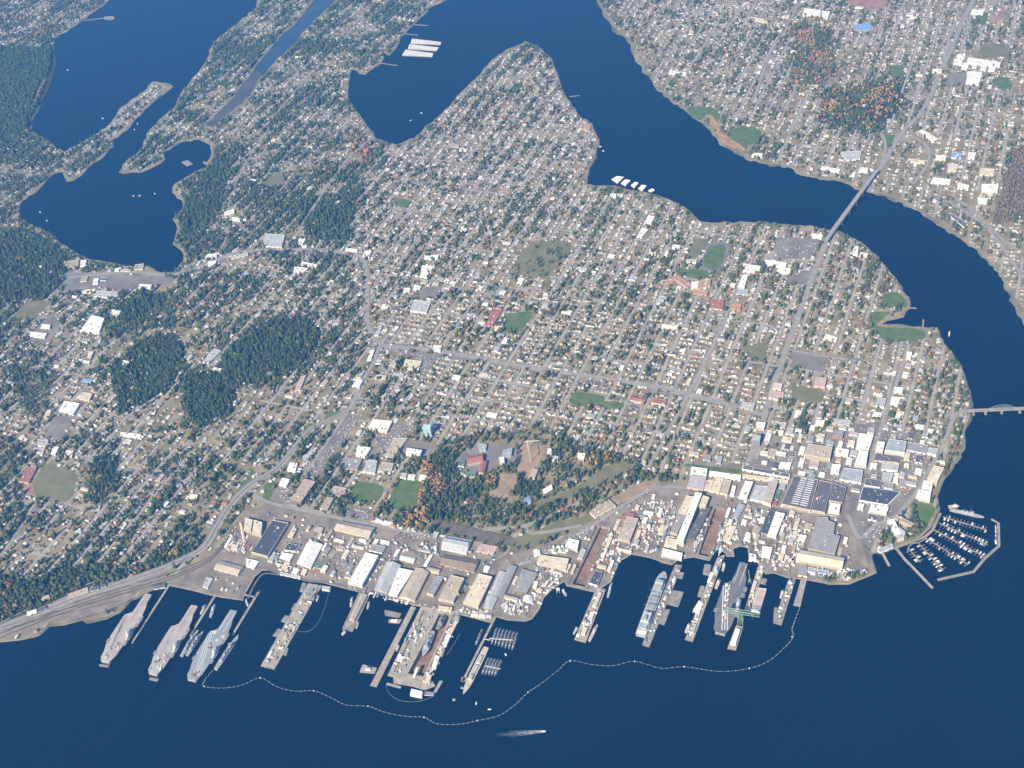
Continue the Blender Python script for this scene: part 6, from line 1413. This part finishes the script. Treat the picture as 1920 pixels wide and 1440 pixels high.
def twhere(p, zi):
    x, y = p; nm = ZONES[zi][0]
    if nm == 'hospital park' or (nm == 'autumn grove' and x > 780): 
        return ('on the western side of the hospital park' if x < 900 else 'in the middle of the hospital park' if x < 1020 else 'on the eastern side of the hospital park')
    if nm == 'highway slope wood': return 'on the slope wood above the highway, '+('left end' if x < 90 else 'middle' if x < 240 else 'right end')
    if nm == 'autumn grove': return 'in the avenue beside the ball field'
    return 'beside the rail yard streets' if x < 260 else 'near the highway bend streets' if x < 480 else 'among the streets left of the parking strip' if x < 800 else 'among the streets above the shipyard'
for i in pick:
    c_ = bool(con[i]); key = (c_, int(tv[i]), int(kind[i]))
    if key not in cm:
        v_, f_ = crown_mesh(c_, int(tv[i])); me = bpy.data.meshes.new('crown'); me.from_pydata(v_,[],f_); me.materials.append(tmats[kind[i]]); cm[key] = me
    if c_ not in tk:
        b2 = MB(); b2.tube((0,0,0),(0,0,.5),.035,5,r2=.018)
        for a in range(3): b2.tube((0,0,.22),(.16*math.cos(a*2.1),.16*math.sin(a*2.1),.46),.014,4,r2=.006)
        me = bpy.data.meshes.new('trunk'); me.from_pydata(b2.v,[],b2.f); me.materials.append(m_trunk); tk[c_] = me
    a = twhere(TP[i], TZ[i]); root = thing(TM[kind[i]][0], '%s %s' % (TM[kind[i]][1], a), 'tree', (T[i,0],T[i,1],LZ+.2), float(trot[i]), 'trees '+a)
    for nm, me in (('crown',cm[key]),('trunk',tk[c_])):
        o = bpy.data.objects.new(nm, me); col.objects.link(o); o.parent = root; o.scale = tuple(sc3[i])
# ---------------------------------------------------------------- shipyard clutter: sheds, containers, trucks and parked cars
m_cl = [m_white, mat('clutter_cream',(.62,.56,.44)), mat('clutter_grey',(.40,.40,.40)), mat('clutter_brown',(.28,.20,.14)), mat('clutter_blue',(.16,.26,.38)), mat('clutter_teal',(.18,.34,.33)), mat('clutter_red',(.40,.14,.09))]
CNM = ['white','cream','grey','brown','blue','teal','red']
bld_block = blocked.copy()
yardm = inpoly(yard)
bmask = footprints()
# more long sheds standing in the gaps of the yard
dock0 = np.zeros((RH,RW),bool)
for k_, c_ in DOCKS: dock0 |= inpoly(zp(k_,*c_))
yfree = inpoly([(490,975),(700,998),(900,1045),(1010,1065),(1210,935),(1440,945),(1570,975),(1610,1050),(1500,1070),(1060,1075),(1000,1140),(700,1098),(500,1062)]) & inpoly(yard) & ~dock0
_e = Vector(dock_w[1][0])-Vector(dock_w[1][3]); YAW = math.atan2(_e.y,_e.x)-math.pi/2; ky = 0; ysx = np.argwhere(yfree); rr = random.Random(77)
for _ in range(1500):
    if ky >= 64: break
    b2, a = ysx[rr.randrange(len(ysx))]; q = at(a*2+RXO+1, b2*2+RYO+1, LZ); P = lot(q[0],q[1],rr.uniform(9,19),rr.uniform(20,52),YAW+(math.pi/2 if rr.random() < .25 else 0))
    c = cells(proj(np.array([(x,y,LZ) for x,y in dens(P,7,True)])))
    if any(not yfree[y_,x_] or bmask[y_,x_] for x_,y_ in c): continue
    ky += 1; rc = rr.choice('wwccblgt'); xx = a*2+RXO; ph = 'west of the three quay workshops' if xx < 740 else 'behind the big dry dock' if xx < 920 else 'in the yard bend' if xx < 1100 else 'among the dry docks' if xx < 1420 else 'near the eastern point'
    building('workshop','%s roofed narrow yard workshop %s' % (CN[rc], ph),'workshop',P,rr.uniform(5,10),rc,rr.choice('wcc'),rr.choice('fgg'))['group'] = 'narrow yard workshops '+ph
    bmask |= inpoly([tuple(p) for p in proj(np.array([(x,y,LZ) for x,y in P]))])
dockm = np.zeros((RH,RW),bool)
for k_, c_ in DOCKS: dockm |= inpoly(zp(k_,*c_))
yardm = inpoly(yard)
for p_ in ('P',): yardm |= inpoly([(1424,852),(1500,838),(1560,800),(1650,790),(1740,822),(1745,870),(1715,925),(1660,990),(1600,985),(1585,925),(1500,890)]) | inpoly(smooth([(640,1098),(780,1128),(870,1148),(868,1154),(780,1136),(640,1104)],2))
def scatter_px(k, poly, n_): 
    px_ = zp(k,*poly); P = np.array(px_); out = []
    m = inpoly(px_)
    if k == 'P': m &= yardm & ~dockm
    ys, xs = np.nonzero(m & ~bmask)
    if len(xs) == 0: return []
    for j in rng.integers(0,len(xs),n_): out.append((xs[j]*2+RXO+rng.random()*2, ys[j]*2+RYO+rng.random()*2))
    return out
CL = [('in the pipe yard below the power plant','B',(250,420,400,480,430,600,280,620,200,600),34),('on the yard bend by the transformer yard','D',(1380,500,1620,560,1560,640,1420,760,1330,820,1380,620),52),('in the boat yard at the bend','D',(1090,800,1260,790,1330,830,1290,930,1110,900),46),
 ('beside the left dry dock','E',(530,520,600,600,560,700,470,760,420,790,520,560),34),('on the quay behind the cream shed pier','E',(560,650,700,620,680,690,620,740,520,800,480,880),30),('among the pipe racks behind the basin','E',(760,340,960,330,940,600,830,640,700,690,720,560),85),('along the great assembly hall','E',(940,560,1000,400,960,340,900,560),22),
 ('between the great hall and the middle dock','F',(300,420,350,380,260,620,210,680),24),('on the middle mole','F',(430,460,500,440,540,500,530,620,400,700,380,640),44),('beside the narrow dock','F',(600,420,700,400,690,530,650,640,760,760,700,740,630,620),46),('on the short mole','F',(850,430,960,440,920,580,880,760,800,820,760,780,800,640),58),
 ('around the grey plate hall','F',(930,520,1000,530,990,660,930,680,900,800,920,640),34),('on the eastern point','F',(1020,800,1250,800,1400,800,1440,830,1300,870,1060,850),48),('on the quay before the three workshops','B',(1250,900,1440,930,1780,1040,1760,1060,1330,950),18),('by the cream quay sheds','D',(700,850,1000,870,1000,960,800,920),22),
 ('along the dry dock mole','C',(1640,760,1740,520,1800,520,1640,860,1540,1040,1500,1030),46),('on the west side of the dry dock mole','C',(1480,470,1600,440,1360,940,1230,960),26),('on the wide tan pier','C',(540,240,630,240,250,890,150,880),30),('on the supply ship pier','E',(990,790,1020,790,810,1300,770,1300),26),
 ('on the cluttered pier','F',(400,740,430,720,215,1270,180,1270),40),('on the hammerhead crane pier','F',(690,780,710,790,620,1060,590,1060),22),('on the cream shed pier','E',(450,950,490,950,360,1280,300,1270),20),('on the pier right of the barracks ship','F',(890,890,920,890,830,1170,790,1160),14),('in the west quay yard','B',(100,830,330,850,330,960,120,940),6),
 ('behind the white workshop','B',(600,600,680,700,780,740,880,790,640,760),26),('around the striped workshop','D',(350,330,540,300,560,400,480,440,360,400),30),('scattered across the shipyard','P',(480,960,700,992,1000,1062,1200,925,1560,925,1610,1060,1500,1080,1060,1085,1000,1150,700,1105,480,1070),230),('in the transformer yard','D',(1490,330,1620,330,1640,380,1520,400),30)]
_e = Vector(dock_w[1][0])-Vector(dock_w[1][3]); YAW = math.atan2(_e.y,_e.x)-math.pi/2
shed_me = {}
def shed_mesh(j, ci):
    if (j,ci) in shed_me: return shed_me[j,ci]
    b2 = MB()
    if j == 0: b2.box((0,0,0),(1,1,1)); b2.box((.1,.1,1),(.3,.3,.12))
    elif j == 1: b2.add([tuple(p*np.array([1,1,.7])) for p in HV], HWF+[(4,8,9),(4,9,7),(8,5,6),(8,6,9)])
    else: b2.box((0,-.12,.1),(1,.72,.9)); b2.box((0,.38,.1),(.9,.2,.6)); b2.box((0,0,0),(.8,.9,.1))
    me = bpy.data.meshes.new('clutter'); me.from_pydata(b2.v,[],b2.f); me.materials.append(m_cl[ci]); shed_me[j,ci] = me; return me
NAM = ['storage_container','site_shed','parked_truck']; CAT = ['container','shed','truck']
cap = {0:0,1:0,2:0}; extra = []
for lb,k,poly,n_ in CL:
    zz_ = PZ+.05 if 'pier' in lb else (DZ+.05 if 'mole' in lb and 'dock mole' in lb and k == 'C' else LZ+.35)
    for (x,y) in scatter_px(k,poly,int(n_*1.25)):
        q = at(x,y,zz_); j = int(rng.choice(3,p=[.45,.33,.22])); ci = int(rng.choice(7,p=[.40,.20,.16,.08,.07,.05,.04]))
        s_ = [(rng.uniform(3,7),rng.uniform(6,15),rng.uniform(2.6,5)),(rng.uniform(5,9),rng.uniform(8,18),rng.uniform(4,7)),(2.8,rng.uniform(8,13),3.6)][j]; rz = YAW+rng.normal(0,.07)+(1.57 if rng.random() < .18 else 0)
        if cap[j] < 296:
            cap[j] += 1; o = bpy.data.objects.new(NAM[j], shed_mesh(j,ci)); col.objects.link(o); o.location = (*q,zz_); o.rotation_euler = (0,0,rz); o.scale = s_
            tag(o, 'small %s %s %s' % (CNM[ci], ('storage container','gabled site shed','parked truck')[j], lb), CAT[j], '%ss %s' % (CAT[j], lb))
        else: extra.append((q,zz_,rz,s_,j,ci))
# cars
CARV = np.array([(-.5,-.5,0),(.5,-.5,0),(.5,.5,0),(-.5,.5,0),(-.5,-.5,.55),(.5,-.5,.55),(.5,.5,.55),(-.5,.5,.55),(-.42,-.34,1),(.42,-.34,1),(.42,.18,1),(-.42,.18,1)],float)
CARF = [(0,1,5),(0,5,4),(1,2,6),(1,6,5),(2,3,7),(2,7,6),(3,0,4),(3,4,7),(4,5,9),(4,9,8),(5,6,10),(5,10,9),(6,7,11),(6,11,10),(7,4,8),(7,8,11),(8,9,10),(8,10,11)]
car_m = [mat('car_'+a,b,rough=.3,var=.03,spec=.5) for a,b in (('white',(.8,.8,.8)),('silver',(.5,.5,.52)),('dark',(.05,.05,.06)),('blue',(.08,.14,.3)),('red',(.35,.05,.04)))]
LOTS = [('in the central yard car park','B',(1050,480,1390,500,1390,560,1230,850,1130,830,1040,700),150),('beside the railway in the west quay yard','B',(120,560,200,440,330,330,280,480,180,640),40),('on the striped workshop car park','D',(200,200,490,200,500,260,380,300,200,260),70),('in the small dark car park below the ball fields','B',(1250,220,1450,262,1400,340,1200,300),70),
 ('on the long parking strip','L2',(1030,600,1100,612,790,1110,700,1095),120),('around the exchange store','L2',(1210,820,1380,690,1550,700,1480,790,1300,920),110),('on the supermarket car park','L2',(1450,85,1730,125,1700,190,1640,280,1600,230,1620,165),50),('in the downtown lots','P',(1430,800,1640,790,1770,820,1740,880,1660,980,1600,920,1420,862),330),
 ('along the yard main road','P',(960,1055,1080,1000,1160,950,1220,912,1224,920,1165,960,1085,1012,964,1066),70),('along the waterfront quay road','P',(640,1098,780,1128,870,1148,868,1154,780,1136,640,1104),40),('in the avenue college lots','U4',(40,350,390,360,320,490,90,490),70),('in the ferry holding lanes','G',(230,830,420,880,400,990,300,1010,240,930),50),('by the highway loop halls','L2',(420,1220,600,1100,620,1200,520,1330,410,1300),50)]
cme = {}; nc = 0; cx_ = []
for lb,k,poly,n_ in LOTS:
    for (x,y) in scatter_px(k,poly,n_):
        q = at(x,y,LZ+.9); ci = int(rng.choice(5,p=[.42,.26,.16,.09,.07])); rz = rng.choice([-.1,1.5])+rng.normal(0,.05); row = round(q[1]/6)*6.
        q = (q[0], row)
        if nc < 298 and lb not in ('in the downtown lots','in the avenue college lots'):
            nc += 1
            if ci not in cme: me = bpy.data.meshes.new('car'); me.from_pydata(CARV.tolist(),[],CARF); me.materials.append(car_m[ci]); cme[ci] = me
            o = bpy.data.objects.new('parked_car', cme[ci]); col.objects.link(o); o.location = (*q,LZ+.95); o.rotation_euler = (0,0,rz); o.scale = (2.,4.7,1.6)
            tag(o, 'tiny %s parked car %s' % (('white','silver','dark','blue','red')[ci], lb), 'car', 'cars '+lb)
        else: cx_.append((q[0],q[1],rz,ci))
if cx_:
    a_ = np.array(cx_); o = bulk('parked_cars', [(CARV,CARF,a_[:,:2],a_[:,2],np.tile([2.,4.7,1.6],(len(a_),1)),a_[:,3].astype(int))], car_m, LZ+.95); tag(o,'remaining tiny parked cars in the downtown and town lots','cars')
if extra:
    for j in range(3):
        e_ = [e for e in extra if e[4]==j]
        if not e_: continue
        tv_ = np.array(HV)*np.array([1,1,.75]); loc = np.array([e[0] for e in e_]); o = bulk('yard_clutter', [(tv_,HWF+[(4,8,9),(4,9,7),(8,5,6),(8,6,9)],loc,np.array([e[2] for e in e_]),np.array([e[3] for e in e_]),np.array([e[5] for e in e_]))], m_cl, LZ+.4); tag(o,'remaining small %ss crowding the shipyard' % CAT[j],'clutter')
# ---------------------------------------------------------------- haze
hm = bpy.data.materials.new('haze'); hm.use_nodes = True; n = hm.node_tree; n.nodes.remove(n.nodes['Principled BSDF'])
pv = n.nodes.new('ShaderNodeVolumePrincipled'); pv.inputs['Color'].default_value = (.09,.385,1.,1); pv.inputs['Density'].default_value = HAZE; pv.inputs['Anisotropy'].default_value = .0
n.links.new(pv.outputs[0], n.nodes['Material Output'].inputs['Volume'])
mb = MB(); mb.box((-3250,4500,-15),(31500,26000,3290)); o = mb.build('haze', hm); o['kind'] = 'stuff'; tag(o,'thin blue autumn haze over the whole town','haze')
print('counts', nH, nT, ng, cap, nc, len(extra), len(cx_), len(bpy.data.objects))
